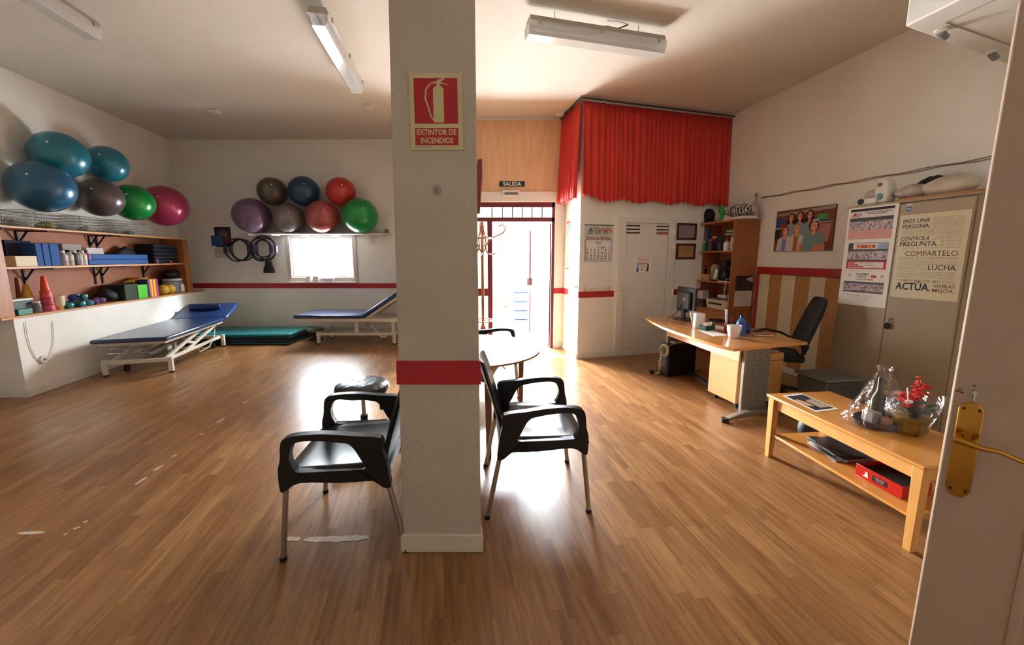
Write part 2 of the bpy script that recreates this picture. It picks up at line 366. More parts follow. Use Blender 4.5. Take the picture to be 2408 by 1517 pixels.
# leaf swung outward, hinged at the right jamb
LW = 0.90; ang = math.radians(112)
Mh = Matrix.Translation((dw - 0.05, 0.07, 0)) @ Matrix.Rotation(ang, 4, 'Z')
pk = mat('maroon_metal_leaf', (84, 22, 26), 0.5)
MB().ring(rect(0, LW, 0.01, 2.11), rect(0.07, LW - 0.07, 0.14, 2.03), -0.02, 0.02, M=Mh).box(0.07, LW - 0.07, -0.02, 0.02, 0.90, 1.02, M=Mh).build('door_leaf', pk, D, bevel=0.003)
MB().sheet(0.07, LW - 0.07, 0.14, 0.90, 0.0, M=Mh).sheet(0.07, LW - 0.07, 1.02, 2.03, 0.0, M=Mh).build('leaf_pane', glass_m, D)
MB().box(LW - 0.06, LW - 0.03, -0.06, 0.06, 1.02, 1.16, M=Mh).build('door_handle', chrome_m, D, bevel=0.003)
# dark upright panel left of the plywood
px_ = Frame((-0.5, 5.4), (1, 0)); b_ = aty(1122, 500, 6.39)
o = MB().prism([(0.00, 0.0), (0.055, 0.0), (0.095, 0.62), (0.095, 0.86), (0.03, 0.84), (0.0, 0.6)], 0, 0.04, 'y').build('trim_11', darkred_m, loc=(b_.x - 0.01, 6.388, b_.z - 0.02), bevel=0.003)
struct(o, 'dark maroon upright panel left of the plywood', 'trim')
# ---- white storeroom door
Dp = T('door_2', 'white flat storeroom door with vent slots and a lever', 'door', FP.pt(0), FP.rz); Dp['kind'] = 'structure'
xl, zb = FP.at(1443, 837); xl -= 0.01; zl = FP.at(1453, 512)[1]; xr = FP.at(1577, 700)[0]
il = FP.at(1460, 690)[0] + 0.02; ir = FP.at(1560, 690)[0] + 0.02; it = zl - 0.07
MB().ring(rect(xl, xr, 0, zl), rect(il, ir, 0.09, it), -0.035, 0.002).build('door_frame', white_m, Dp, bevel=0.004)
MB().box(il + 0.003, ir - 0.012, -0.022, -0.001, 0.095, it - 0.008).build('door_leaf', white_m, Dp, bevel=0.002)
vs = MB(); sl = mat('dark_slot', (30, 30, 36), 0.6); 
wv = (ir - il)
for (a0, a1) in ((0.02, 0.32), (0.70, 0.985)):
    vs.box(il + a0 * wv, il + a1 * wv, -0.026, -0.02, it - 0.17, it - 0.03, 1)
    for k in range(3): 
        if a0 > 0.5 and k == 2: vs.box(il + a0 * wv + 0.005, il + a1 * wv - 0.005, -0.028, -0.024, it - 0.165, it - 0.125, 2)
        else: vs.box(il + a0 * wv, il + a1 * wv, -0.028, -0.024, it - 0.055 - k * 0.052, it - 0.035 - k * 0.052, 0)
vs.build('vent_grille', [sl, white_m, mat('rust_slot', (170, 96, 60), 0.7)], Dp)
hx = xl + 0.045; hz = FP.at(1456, 680)[1]
MB().box(hx - 0.022, hx + 0.022, -0.045, -0.03, hz - 0.07, hz + 0.07).box(hx - 0.01, hx + 0.17, -0.085, -0.065, hz - 0.005, hz + 0.02).box(hx - 0.012, hx + 0.012, -0.085, -0.04, hz - 0.005, hz + 0.02).build('door_handle', white_m, Dp, bevel=0.006)
for (pa, pb) in ((537, 553), (568, 585)):
    za = FP.at(1583, pa)[1]; zb_ = FP.at(1583, pb)[1]; xx = FP.at(1583, pa)[0] - 0.015
    MB().cyl((xx, -0.045, zb_), (xx, -0.045, za), 0.014, 12).build('hinge', mat('bright_white_plastic', (240, 238, 230), 0.35), Dp)
MB().cyl((FP.at(1577, 690)[0], -0.045, 0.93), (FP.at(1577, 690)[0], -0.045, 1.05), 0.014, 12).build('hinge', MATS['bright_white_plastic'], Dp)
# ---- foreground door, half open at the right edge
dE = aty(2252, 860, 0.97)
dd = Vector((0.68, -0.70, 0)).normalized()
d3 = mat('door_paint_foreground', (186, 158, 134), 0.55, noise=0.05, nscale=3, bump=0.08, bscale=60)
D3 = T('door_3', 'cream painted door half open in the right foreground with brass handle', 'door', (dE.x, dE.y, 0), math.atan2(dd.y, dd.x)); D3['kind'] = 'structure'
MB().box(0, 0.82, 0, 0.04, 0.01, 2.14).build('door_leaf', d3, D3, bevel=0.004)
MB().ring(rect(0.155, 0.72, 0.2, 1.95), rect(0.175, 0.70, 0.22, 1.93), -0.006, 0.001).build('door_moulding', d3, D3, bevel=0.003)
brass = mat('polished_brass', (206, 150, 62), 0.22, 1.0, noise=0.15, nscale=12)
F3 = Frame((dE.x, dE.y), (dd.x, dd.y))
h0 = F3.at(2288, 948); h1 = F3.at(2248, 1160); hx = (h0[0] + h1[0]) / 2; 
pw = 0.022; za, zb2 = h1[1] + 0.004, h0[1] - 0.004
pl = [(hx - pw, za + 0.012), (hx - pw * 0.8, za), (hx - pw * 0.4, za - 0.010), (hx + pw * 0.4, za - 0.010), (hx + pw * 0.8, za), (hx + pw, za + 0.012), (hx + pw, zb2 - 0.012), (hx + pw * 0.7, zb2), (hx + pw * 0.3, zb2 + 0.006), (hx - pw * 0.3, zb2 + 0.006), (hx - pw * 0.7, zb2), (hx - pw, zb2 - 0.012)]
hp = MB().prism(pl, -0.007, 0.0, 'y').build('handle_plate', brass, D3, bevel=0.0025)
mb = MB()
for sx_, sz_ in ((-0.6, 0.01), (0.6, 0.01), (-0.6, -0.012 + (zb2 - za)), (0.6, -0.012 + (zb2 - za))): mb.cyl((hx + pw * sx_, -0.0095, za + sz_), (hx + pw * sx_, -0.006, za + sz_), 0.003, 10)
mb.build('screws', black_m, hp)
hz = F3.at(2275, 1028)[1]
mb = MB().cyl((hx, -0.05, hz), (hx, -0.005, hz), 0.0085, 16).cyl((hx, -0.016, hz), (hx, -0.006, hz), 0.014, 20)
mb.tube([(hx - 0.026, -0.052, hz + 0.001), (hx - 0.014, -0.054, hz + 0.003), (hx, -0.054, hz), (hx + 0.02, -0.056, hz - 0.004), (hx + 0.05, -0.056, hz - 0.003), (hx + 0.075, -0.054, hz - 0.012), (hx + 0.095, -0.05, hz - 0.02)], [0.006, 0.009, 0.009, 0.0065, 0.005, 0.0055, 0.004], 12)
mb.build('lever_handle', brass, D3)
tz = F3.at(2287, 925)[1]
MB().cyl((hx, -0.008, tz - 0.018), (hx, -0.008, tz + 0.005), 0.0022, 8).cyl((hx, -0.018, tz + 0.006), (hx, 0.0, tz + 0.006), 0.0055, 12).build('key_screw', chrome_m, D3)
MB().ball((hx - 0.002, -0.0, tz + 0.020), 0.0035, sc=(1, .2, .6)).ball((max(.006, hx - 0.034), 0.0, tz - 0.0), 0.004, sc=(1, .2, .5)).ball((max(.014, hx - 0.024), 0.0, tz - 0.002), 0.005, sc=(1, .2, .5)).ball((max(.01, hx - 0.029), 0.0, tz + 0.006), 0.0035, sc=(1, .2, .5)).build('chipped_paint', mat('paint_chip', (110, 62, 40), 0.8), D3)

# outside
struct(MB().box(-14, 14, 6.7, 26, -0.14, -0.01).build('floor_outside', mat('pavement', (190, 182, 172), 0.85, noise=0.05, nscale=2)), 'sunlit pavement outside the entrance', 'ground')
struct(MB().box(-14, 14, 12, 12.3, 0, 7).box(-14, -2.5, 9.4, 9.6, 0, 6).build('wall_outside', mat('outside_render', (200, 188, 174), 0.85, noise=0.04)), 'bright rendered wall across the yard', 'wall')
# curtain valance around the storeroom top
cur = mat('red_curtain_cloth', (204, 50, 38), 0.75, noise=0.12, nscale=6, stretch=(1, 1, 0.3))
def drape(path, z0f, z1, amp, name, seed):
    r = random.Random(seed); rs = []; 
    # arc-length sampled zigzag folds
    L = [0.0]
    for i in range(1, len(path)): L.append(L[-1] + (path[i] - path[i - 1]).length)
    def at(t):
        for i in range(1, len(path)):
            if t <= L[i] or i == len(path) - 1:
                k = (t - L[i - 1]) / (L[i] - L[i - 1]); d = (path[i] - path[i - 1]).normalized(); return path[i - 1].lerp(path[i], k), Vector((d.y, -d.x, 0))
    N = int(L[-1] / 0.011); ph = 0.0; cols = []
    fr = 2 * math.pi / 0.085
    for i in range(N + 1):
        t = L[-1] * i / N; p, n = at(t)
        ph += (L[-1] / N) * fr * (0.7 + 0.6 * (0.5 + 0.5 * math.sin(t * 9 + seed)))
        cols.append((p, n, ph, t / L[-1]))
    K = 8; rows = []
    for k in range(K + 1):
        f = k / K; row = []
        for p, n, ph_, tt in cols:
            a = amp * (0.35 + 0.65 * f); off = a * (math.sin(ph_) + 0.35 * math.sin(ph_ * 0.37 + 1.3 * f)) + a * 1.2 + 0.02 * f
            z = z1 + (z0f(tt) - z1) * f + 0.012 * f * math.sin(ph_)
            q = p + n * off; row.append((q.x, q.y, z))
        rows.append(row)
    mb = MB(); mb.rings(rows, 0, True, False, False); o = mb.build(name, cur, recalc=False, sharp=180)
    md = o.modifiers.new('s', 'SOLIDIFY'); md.thickness = 0.004
    return o
A0 = FP.pt(0, 0, 0.05); A1 = FP.pt(2.53, 0, 0.05); B0 = Vector((0.80, 6.42, 0))
CU = T('curtain', 'gathered red curtain hung below the ceiling around the storeroom corner', 'curtain', (0, 0, 0))
o = drape([A0 + Vector((-0.03, 0, 0)), A1], lambda t: 2.43 - 0.06 * min(1, t * 8) + 0.02 * math.sin(t * 30), 3.70, 0.022, 'curtain_front', 3); o.parent = CU
o = drape([B0, A0 + Vector((-0.05, -0.02, 0))], lambda t: 2.40 + 0.0 * t, 3.70, 0.022, 'curtain_side', 5); o.parent = CU
mb = MB(); mb.tube([B0 + Vector((-0.03, 0, 3.715)), A0 + Vector((-0.06, -0.05, 3.715)), A0 + Vector((0.02, -0.06, 3.715)), A1 + Vector((0.03, -0.05, 3.715))], 0.012, 8); mb.build('curtain_rail', mat('rail_dark', (60, 44, 40), 0.5), CU)
# ================================================================ left side: shelves, balls
SU = T('shelf_unit', 'long wooden shelf unit on the half wall with terracotta back', 'shelf unit', FH.pt(0), FH.rz)
tc_m = mat('terracotta_board', (158, 98, 70), 0.7, noise=0.12, nscale=2)
edge_m = mat('shelf_pine', (196, 136, 78), 0.5, noise=0.15, nscale=4, stretch=(1, 10, 10))
MB().box(-0.13, 0.03, 0.0, 0.38, 0.912, 1.865).build('side_panel', pine_z, SU, bevel=0.003)
MB().box(3.06, 3.20, 0.01, 0.38, 0.912, 1.865).build('side_panel', pine_z, SU, bevel=0.003)
MB().box(-0.13, 3.5, -0.012, 0.38, 0.886, 0.912).build('shelf', edge_m, SU, bevel=0.003)
MB().box(0.03, 3.06, 0.0, 0.368, 1.420, 1.447).build('shelf', edge_m, SU, bevel=0.003)
MB().box(-0.13, 3.10, 0.0, 0.38, 1.865, 1.888).build('shelf', edge_m, SU, bevel=0.003)
MB().box(0.03, 3.06, 0.368, 0.38, 0.912, 1.865).build('back_panel', tc_m, SU)
for z in (1.42, 1.865):
    for x in (0.12, 0.62, 1.60, 1.72, 2.55):
        if z > 1.5 and x > 2: continue
        MB().box(x - 0.012, x + 0.012, 0.352, 0.368, z - 0.26, z - 0.001).prism([(0.36, z - 0.16), (0.36, z - 0.14), (0.27, z - 0.012), (0.25, z - 0.012)], x - 0.008, x + 0.008, 'x').box(x - 0.01, x + 0.01, 0.05, 0.36, z - 0.014, z - 0.001).build('bracket', black_m, SU)

def ball_mat(n, c, r=0.33, sheen=0.5): return mat(n, c, r, noise=0.05, nscale=4, coat=sheen, metal=0.15)
def gymball(bb, frame, label, m, group, off=None, pr=0.0, seat=None):
    x0, x1, y0, y1 = bb; px, py = (x0 + x1) / 2, (y0 + y1) / 2; r = 0.33
    for _ in range(6):
        s, z = frame.at(px, py, r + 0.015 if off is None else off); p = frame.pt(s, z, r + 0.015 if off is None else off)
        d = p.y * cp_ - (p.z - CAMH) * sp_
        r = math.sqrt((x1 - x0) * (y1 - y0) / math.sqrt(1 + (p.x / d) ** 2)) / 2 * d / FPX
    if seat is not None: p.z = seat + r
    mb = MB(); mb.ball((0, 0, 0), r, n=40, k=40)
    for k in (-1, 1):
        for q in range(3): mb.lathe([(r * math.cos(a) + 0.002, r * math.sin(a)) for a in (k * (0.30 + q * 0.13), k * (0.305 + q * 0.13 + 0.012))], n=40, cap=False)
    a = r * 0.80; rt = T('exercise_ball', label, 'ball', p, 0.3, group)
    rt.rotation_euler = (1.2, 0.3, 0.4)
    mb.build('ball_shell', m, rt, sharp=60)
    MB().cyl((0, 0, r - 0.004), (0, 0, r + 0.006), 0.012, 12).build('plug', paper_m, rt)
    return p, r
teal = ball_mat('ball_teal', (20, 116, 138)); tealb = ball_mat('ball_petrol', (24, 92, 128)); graph = ball_mat('ball_graphite', (88, 76, 74)); green = ball_mat('ball_green', (0, 140, 56)); pink = ball_mat('ball_pink', (178, 52, 96))
g1 = 'exercise balls piled on the left wall shelf'; g2 = 'exercise balls on the back wall shelf'
BL = [((12, 185, 380, 500), 'large petrol blue ball lying at the left end of the side wall pile', tealb, None), ((65, 215, 311, 418), 'teal ball at the very top of the side wall pile', teal, None),
      ((205, 298, 337, 434), 'smaller teal ball right of the topmost ball in the side wall pile', teal, None), ((185, 286, 412, 518), 'dark graphite brown ball in the middle of the side wall pile', graph, None),
      ((265, 361, 428, 525), 'green ball beside the pink one in the side wall pile', green, None), ((332, 441, 432, 537), 'pink ball at the right end of the side wall pile', pink, None)]
for bb, lb, m, st in BL: p, r = gymball(bb, FL, lb, m, g1); print('ball', lb[:20], [round(c, 2) for c in p], round(r, 3))
# wire baskets under the balls
wire_m = mat('wire_basket', (150, 146, 138), 0.35, 0.8)
def basket(px0, px1, ptop, label):
    s0 = FH.at(px0, 520, -0.03)[0]; s1 = FH.at(px1, 530, -0.03)[0]; h = 0.19; w_ = s1 - s0
    mb = MB()
    for z in (0.004, 0.04, 0.078, 0.116, 0.154, h):
        mb.tube([(0, 0, z), (w_, 0, z), (w_, 0.32, z), (0, 0.32, z)], 0.0035 if z < h else 0.005, 6, closed=True)
    n = int(w_ / 0.03)
    for i in range(n + 1):
        x = w_ * i / n; mb.tube([(x, 0, h), (x, 0, 0.004), (x, 0.32, 0.004), (x, 0.32, h)], 0.0022, 5)
    tag(mb.build('wire_basket', wire_m, loc=FH.pt(s0, 1.889, -0.03), rz=FH.rz), label, 'basket', 'wire baskets on the top shelf')
    return s0, s1
bs = [basket(62, 186, 500, 'wire basket under the petrol blue ball'), basket(190, 272, 512, 'wire basket under the graphite ball'), basket(280, 352, 520, 'wire basket under the green ball')]
def bag(w_, d_, h, m, name, label, cat, loc, rz=0, seed=1, group=None, n=20):
    r = random.Random(seed); ks = [(r.uniform(1, 4), r.uniform(0, 6), r.uniform(1, 4)) for _ in range(5)]
    rs = []
    for j in range(9):
        f = j / 8; a = max(0.04, math.sin(math.pi * (0.12 + 0.86 * f)) ** 0.6)
        rs.append([(w_ / 2 * a * math.cos(t) * (1 + 0.1 * sum(math.sin(k[0] * t * 1.0 + k[1] + f * k[2]) for k in ks) / 2), d_ / 2 * a * math.sin(t) * (1 + 0.08 * math.sin(3 * t + f * 5)), h * f * (1 + 0.06 * math.sin(2 * t + seed))) for t in [2 * math.pi * i / n for i in range(n)]])
    return tag(MB().rings(rs).build(name, m, loc=loc, rz=rz, sharp=60), label, cat, group)
bag(0.2, 0.15, 0.09, mat('lime_cloth', (150, 150, 30), 0.8), 'cloth_bundle', 'lime cloth bundle inside the basket under the petrol ball', 'cloth', FH.pt((bs[0][0] + bs[0][1]) / 2 + 0.1, 1.895, -0.2), 0, 2)
bag(0.18, 0.15, 0.08, mat('pale_cloth', (170, 160, 150), 0.8), 'cloth_bundle', 'pale cloth bundle inside the basket under the graphite ball', 'cloth', FH.pt((bs[1][0] + bs[1][1]) / 2, 1.895, -0.2), 0, 3)
bag(0.16, 0.13, 0.07, mat('aqua_cloth', (60, 140, 150), 0.8), 'cloth_bundle', 'aqua cloth bundle inside the basket under the green ball', 'cloth', FH.pt((bs[2][0] + bs[2][1]) / 2 + 0.1, 1.895, -0.2), 0, 4)

# shelf contents
def span(px0, px1, py, ptop, z, off):
    s0 = FH.at(px0, py, off)[0]; s1 = FH.at(px1, py, off)[0]; h = FH.at((px0 + px1) / 2, ptop, off)[1] - z
    return s0, s1, h
MID, LOW = 1.448, 0.913
def sbox(name, label, cat, bb, z, off, d, m, group=None, bevel=0.004):
    px0, px1, pt = bb; s0, s1, h = span(px0, px1, 620 if z > 1 else 700, pt, z, off)
    return tag(MB().box(0, s1 - s0, 0, d, 0, h).build(name, m, loc=FH.pt(s0, z, off), rz=FH.rz, bevel=bevel), label, cat, group)
navy_m = mat('navy_fabric', (18, 26, 48), 0.8); foam = mat('blue_foam', (36, 84, 146), 0.8, noise=0.08, nscale=30); 
sbox('storage_box', 'dark navy storage box at the left end of the middle shelf', 'box', (20, 82, 566), MID, -0.16, 0.19, navy_m)
sbox('carton', 'flat white carton at the left end of the middle shelf', 'box', (38, 89, 602), MID, -0.005, 0.14, mat('cream_carton', (226, 208, 176), 0.7))
for i, (a, b) in enumerate(((90, 104), (106, 121), (123, 144))):
    sbox('foam_block', ['left', 'middle', 'right'][i] + 'most of the three upright blue foam blocks', 'foam block', (a, b, 573), MID, -0.02, 0.20, foam, 'upright blue foam blocks')
labm = mat('bottle_label', (190, 176, 168), 0.5, noise=0.35, nscale=30); capm = mat('cap_pink', (176, 60, 90), 0.5)
def bottle(x, z, off, r, h, body, cap, label, fr=FH, group=None, name='bottle', slim=0.45):
    t = T(name, label, 'bottle', fr.pt(x, z, off), 0, group)
    MB().lathe([(r * 0.9, 0), (r, 0.006), (r, h * 0.68), (r * slim, h * 0.82), (r * slim, h * 0.86)], n=20).build('bottle_body', body, t)
    MB().lathe([(r * slim * 1.1, h * 0.855), (r * slim * 1.1, h)], n=16).build('cap', cap, t)
    return t
for i, (px, c) in enumerate(((148, labm), (162, labm), (176, mat('dark_label', (90, 84, 84), .5)), (186, labm), (194, mat('cream_label', (205, 190, 170), .5)), (203, capm))):
    s, z = FH.at(px, 605, -0.07); h = FH.at(px, 589 - (i % 2), -0.07)[1] - MID
    bottle(s, MID, -0.07, 0.042 if i != 3 else 0.032, max(0.12, h), c, paper_m if i % 2 == 0 else black_m, ['first pale bottle beside the blue foam blocks', 'second pale bottle from the blue foam blocks', 'dark labelled bottle in the middle shelf row', 'slim pale bottle right of the dark labelled one', 'cream bottle in the middle shelf row', 'pink bottle at the right end of the middle shelf row'][i], group='bottles on the middle shelf')
sbox('paper_stack', 'grey stack of papers behind the shelf bottles', 'paper stack', (153, 197, 574), MID, -0.20, 0.15, mat('paper_stack_grey', (150, 142, 136), .8, noise=.3, nscale=60, stretch=(1, 1, 12)))
sbox('roller_foam', 'lower blue foam bar lying on the middle shelf', 'foam bar', (210, 350, 610), MID, -0.02, 0.11, foam, 'blue foam bars lying flat', bevel=0.01)
o = sbox('roller_foam', 'upper blue foam bar lying on the lower one', 'foam bar', (210, 350, 610), MID, -0.03, 0.11, foam, 'blue foam bars lying flat', bevel=0.01)
hh = FH.at(280, 610, -0.02)[1] - MID; o.location.z += hh + 0.001
sbox('box_stack', 'white striped boxes behind the blue foam bars', 'box', (208, 248, 583), MID, -0.17, 0.13, mat('striped_box', (196, 184, 178), .7, noise=.4, nscale=14, stretch=(1, 1, 12)))
bag(0.5, 0.12, 0.26, black_m, 'black_bag', 'black bag lying behind the blue foam bars', 'bag', FH.pt(FH.at(300, 600, -.25)[0], MID, -0.27), FH.rz, 5)
bag(0.3, 0.10, 0.24, mat('charcoal_cloth', (40, 36, 36), .8), 'black_bag', 'charcoal bag behind the blue foam blocks', 'bag', FH.pt(FH.at(128, 600, -.3)[0], MID, -0.30), FH.rz, 6)
for k in range(5):
    s0 = FH.at(366, 610, -.06)[0]
    tag(MB().box(0, 0.60, 0, 0.27, 0, 0.062).build('folded_mat', mat('navy_mat', (20, 26, 42), .8, noise=.1), loc=FH.pt(s0, MID + 0.001 + k * 0.064, -0.06 - 0.01 * (k % 2)), rz=FH.rz, bevel=0.02), ['lowest', 'second lowest', 'middle', 'second highest', 'topmost'][k] + ' folded navy mat at the right end of the middle shelf', 'mat', 'folded navy mats')
for px, pz, m_, lb in ((369, 597, mat('purple_rubber', (86, 36, 110), .5), 'purple rubber band roll before the navy mats'), (402, 611, mat('red_rubber', (150, 40, 34), .5), 'red rubber band roll before the navy mats')):
    s, _ = FH.at(px, 615, -.02); h = 0.07 if px < 380 else 0.035
    tag(MB().lathe([(0.028, 0), (0.03, 0.01), (0.03, h), (0.012, h), (0.012, 0)], n=18).build('band_roll', m_, loc=FH.pt(s, MID, -0.029)), lb, 'rubber band')
# low shelf contents
sbox('lidded_box', 'dark box under the white tray at the left end of the low shelf', 'box', (27, 73, 708), LOW, -0.10, 0.16, mat('dark_green_box', (36, 56, 54), .5))
sbox('plastic_box', 'small green plastic box in front of the dark box', 'box', (37, 72, 727), LOW, -0.01, 0.07, mat('jade_plastic', (30, 122, 98), .4))
s0, s1, h_ = span(25, 75, 700, 703, LOW, -0.10)
zt_ = span(27, 73, 700, 708, LOW, -.10)[2]
tag(MB().box(0, s1 - s0, 0, 0.18, 0, 0.022).build('white_tray', paper_m, loc=FH.pt(s0, LOW + zt_ + 0.002, -0.09), rz=FH.rz, bevel=0.004), 'white tray lying on the dark box at the low shelf', 'tray')
def cone(px, pbase, ptop, z, off, r, m_, lb, top=None):
    s, _ = FH.at(px, pbase, off); h = FH.at(px, ptop, off)[1] - z
    return tag(MB().lathe([(r, 0), (r * 1.0, 0.012), (r * 0.82, 0.016), (r * 0.42, h * 0.9), (r * 0.3, h), (r * .15, h)], n=24).build('marker_cone', m_, loc=FH.pt(s, z, off)), lb, 'cone', 'stacking cones')
cone(65, 700, 668, LOW + zt_ + 0.025, -0.17, 0.055, mat('cone_yellow', (196, 150, 50), .5), 'yellow cone standing on the white tray')
cone(46, 690, 652, LOW, -0.29, 0.05, mat('cone_brown', (140, 70, 50), .5), 'brown red cone at the back left of the low shelf')
s, _ = FH.at(87, 720, -.07); bottle(s, LOW, -0.07, 0.036, 0.13, mat('clear_jar', (130, 150, 140), .2, alpha=.5), paper_m, 'clear jar beside the green plastic box', name='glass_jar', slim=.8)
s, _ = FH.at(112, 720, -.06)
for k, (m_, hh_, rr) in enumerate(((mat('cup_pink', (206, 76, 104), .4), 0.075, 0.062), (mat('cup_rose', (190, 60, 84), .4), 0.075, 0.058), (mat('cup_coral', (214, 84, 92), .4), 0.075, 0.054))):
    tag(MB().lathe([(rr, 0), (rr, 0.018), (rr * 0.93, 0.022), (rr * 0.9, hh_ - .004), (rr * 0.6, hh_ - .001)], n=24).build('stacking_cup', m_, loc=FH.pt(s + 0.01, LOW + k * 0.076, -0.065)), ['bottom', 'middle', 'top'][k] + ' pink stacking cup of the tower under the orange cone', 'cup', 'pink stacking cups')
sx2, _ = FH.at(106, 700, -.07); h = FH.at(104, 649, -.065)[1] - (LOW + 0.229)
tag(MB().lathe([(0.05, 0), (0.05, 0.012), (0.04, 0.016), (0.022, h * .9), (0.014, h), (.005, h)], n=24).build('marker_cone', mat('cone_orange', (226, 74, 30), .45), loc=FH.pt(s + 0.01, LOW + 0.229, -0.065)), 'orange cone on top of the pink cup tower', 'cone', 'stacking cones')
s, _ = FH.at(133, 710, -.05)
tag(MB().lathe([(0.045, 0), (0.045, 0.04)], n=20).build('wooden_disc', beech_m, loc=FH.pt(s + 0.02, LOW, -0.05)), 'wooden disc under the cream mug', 'disc')
t = T('mug', 'cream mug standing on the wooden disc beside the cup tower', 'mug', FH.pt(s + 0.02, LOW + 0.041, -0.05))
MB().lathe([(0.05, 0), (0.058, 0.01), (0.06, 0.13), (0.055, 0.13), (0.052, 0.02)], n=24).build('mug_body', mat('cream_ceramic', (226, 214, 184), .3), t)
MB().tube([(-0.055, 0, 0.11), (-0.09, 0, 0.10), (-0.09, 0, 0.05), (-0.055, 0, 0.035)], 0.007, 8).build('mug_handle', MATS['cream_ceramic'], t)
# dumbbells
dm = [mat('neoprene_teal', (16, 112, 112), .35), mat('neoprene_navy', (28, 36, 110), .35), mat('neoprene_violet', (112, 70, 140), .35), mat('neoprene_aqua', (70, 150, 160), .35)]
def dumbbell(s, off, z, rot, m_, lb):
    t = T('dumbbell', lb, 'dumbbell', FH.pt(s, z, off), FH.rz + rot, 'small coloured dumbbells on the low shelf')
    for k in (-1, 1): MB().lathe([(0.02, -0.03), (0.036, -0.022), (0.04, 0), (0.036, 0.022), (0.02, 0.03)], n=12, M=Matrix.Translation((k * 0.062, 0, 0.04)) @ Matrix.Rotation(math.pi / 2, 4, 'Y')).build('weight', m_, t)
    MB().cyl((-0.045, 0, 0.04), (0.045, 0, 0.04), 0.015, 10).build('grip', m_, t)
dl_ = [(150, .05, 0, 1.2, 0, 'teal dumbbell nearest the cream mug'), (163, .06, 0, .3, 0, 'teal dumbbell second from the mug'), (178, .05, 0, 1.4, 0, 'teal dumbbell in front of the navy ones'), (190, .06, 0, .2, 3, 'light aqua dumbbell at the front edge of the low shelf'),
       (205, .05, 0, .9, 3, 'aqua dumbbell right of the front one'), (160, .2, 0, .4, 1, 'navy dumbbell at the back left of the dumbbells'), (178, .2, 0, 1.1, 1, 'navy dumbbell in the middle of the back row'), (196, .18, 0, .3, 1, 'navy dumbbell at the right of the back row'),
       (170, .13, .082, .6, 1, 'navy dumbbell lying on top of the pile'), (188, .13, .082, 1.2, 0, 'dark teal dumbbell lying on top of the pile'), (222, .07, 0, .5, 2, 'violet dumbbell at the right end of the pile'), (233, .16, 0, 1.0, 2, 'violet dumbbell behind the right end of the pile')]
for px, of, dz, ro, mi, lb in dl_: dumbbell(FH.at(px, 700, -of)[0], -of, LOW + dz, ro, dm[mi], lb)
bag(0.40, 0.24, 0.20, mat('dark_sack', (22, 22, 26), .7), 'black_bag', 'black sack between the dumbbells and the green basket', 'bag', FH.pt(FH.at(256, 690, -.2)[0], LOW, -0.2), FH.rz, 8)
sbox('basket', 'dark green basket beside the bright green box', 'basket', (296, 327, 668), LOW, -0.02, 0.3, mat('olive_basket', (30, 44, 18), .7, noise=.3, nscale=30))
mb = MB(); pts = [(0.05 * math.cos(i * .9) * (1 + i * .03) + i * 0.008, 0.05 * math.sin(i * .9), 0.02 + 0.02 * math.sin(i * 1.7) + i * 0.001) for i in range(40)]
s, _ = FH.at(298, 660, -.2); zz = span(296, 327, 700, 668, LOW, -.06)[2]
tag(MB().tube(pts, 0.009, 8).build('coiled_hose', mat('mustard_rubber', (176, 128, 24), .5), loc=FH.pt(s, LOW + zz, -0.2), rz=FH.rz), 'mustard yellow coiled tube on the dark green basket', 'hose')
sbox('storage_box', 'bright green plastic box beside the striped block', 'box', (327, 350, 669), LOW, -0.012, 0.16, mat('lime_plastic', (76, 190, 40), .4))
sbox('storage_box', 'brown cardboard box behind the bright green box', 'box', (332, 356, 652), LOW, -0.19, 0.17, mat('kraft', (176, 122, 76), .8))
s0, s1, h_ = span(352, 376, 700, 656, LOW, -.01); t = T('striped_block', 'foam block striped in blue orange and yellow', 'foam block', FH.pt(s0, LOW, -.012), FH.rz)
cols = [(40, 60, 130), (220, 90, 50), (240, 190, 60), (220, 90, 50), (236, 200, 80), (214, 80, 60), (130, 70, 140)]
w7 = (s1 - s0) / 7
mb = MB()
for i in range(7): mb.box(i * w7, (i + 1) * w7, 0, 0.12, 0, h_, i)
tag_o = mb.build('foam_body', [mat('stripe_%d' % i, c, .7) for i, c in enumerate(cols)], t)
yb = mat('ball_ochre', (206, 160, 48), .5)
for px, lb in ((384, 'small ochre ball touching the striped block'), (400, 'small ochre ball beside the clear tub')):
    s, _ = FH.at(px, 690, -.1); tag(MB().ball((0, 0, 0.085), 0.085).build('small_ball', yb, loc=FH.pt(s, LOW, -0.1)), lb, 'ball', 'small ochre balls')
s0, s1, h_ = span(416, 446, 690, 660, LOW, -.03)
t = T('plastic_tub', 'clear plastic tub with white lid at the right end of the low shelf', 'tub', FH.pt((s0 + s1) / 2 - .02, LOW, -0.17), FH.rz)
MB().lathe([(0.13, 0), (0.14, 0.01), (0.145, 0.2), (0.12, 0.22)], n=28).build('tub_body', mat('cloudy_plastic', (160, 170, 180), .25, alpha=.8), t)
MB().lathe([(0.135, 0.222), (0.135, 0.25), (0.12, 0.256), (0.02, 0.256)], n=28).build('lid', paper_m, t)
MB().box(-0.05, 0.05, -0.152, -0.146, 0.02, 0.15).build('label_sticker', paper_m, t)
bag(0.34, 0.22, 0.16, black_m, 'black_bag', 'black bag sitting on the clear plastic tub', 'bag', FH.pt((s0 + s1) / 2 - .03, LOW + 0.262, -0.17), FH.rz, 9)

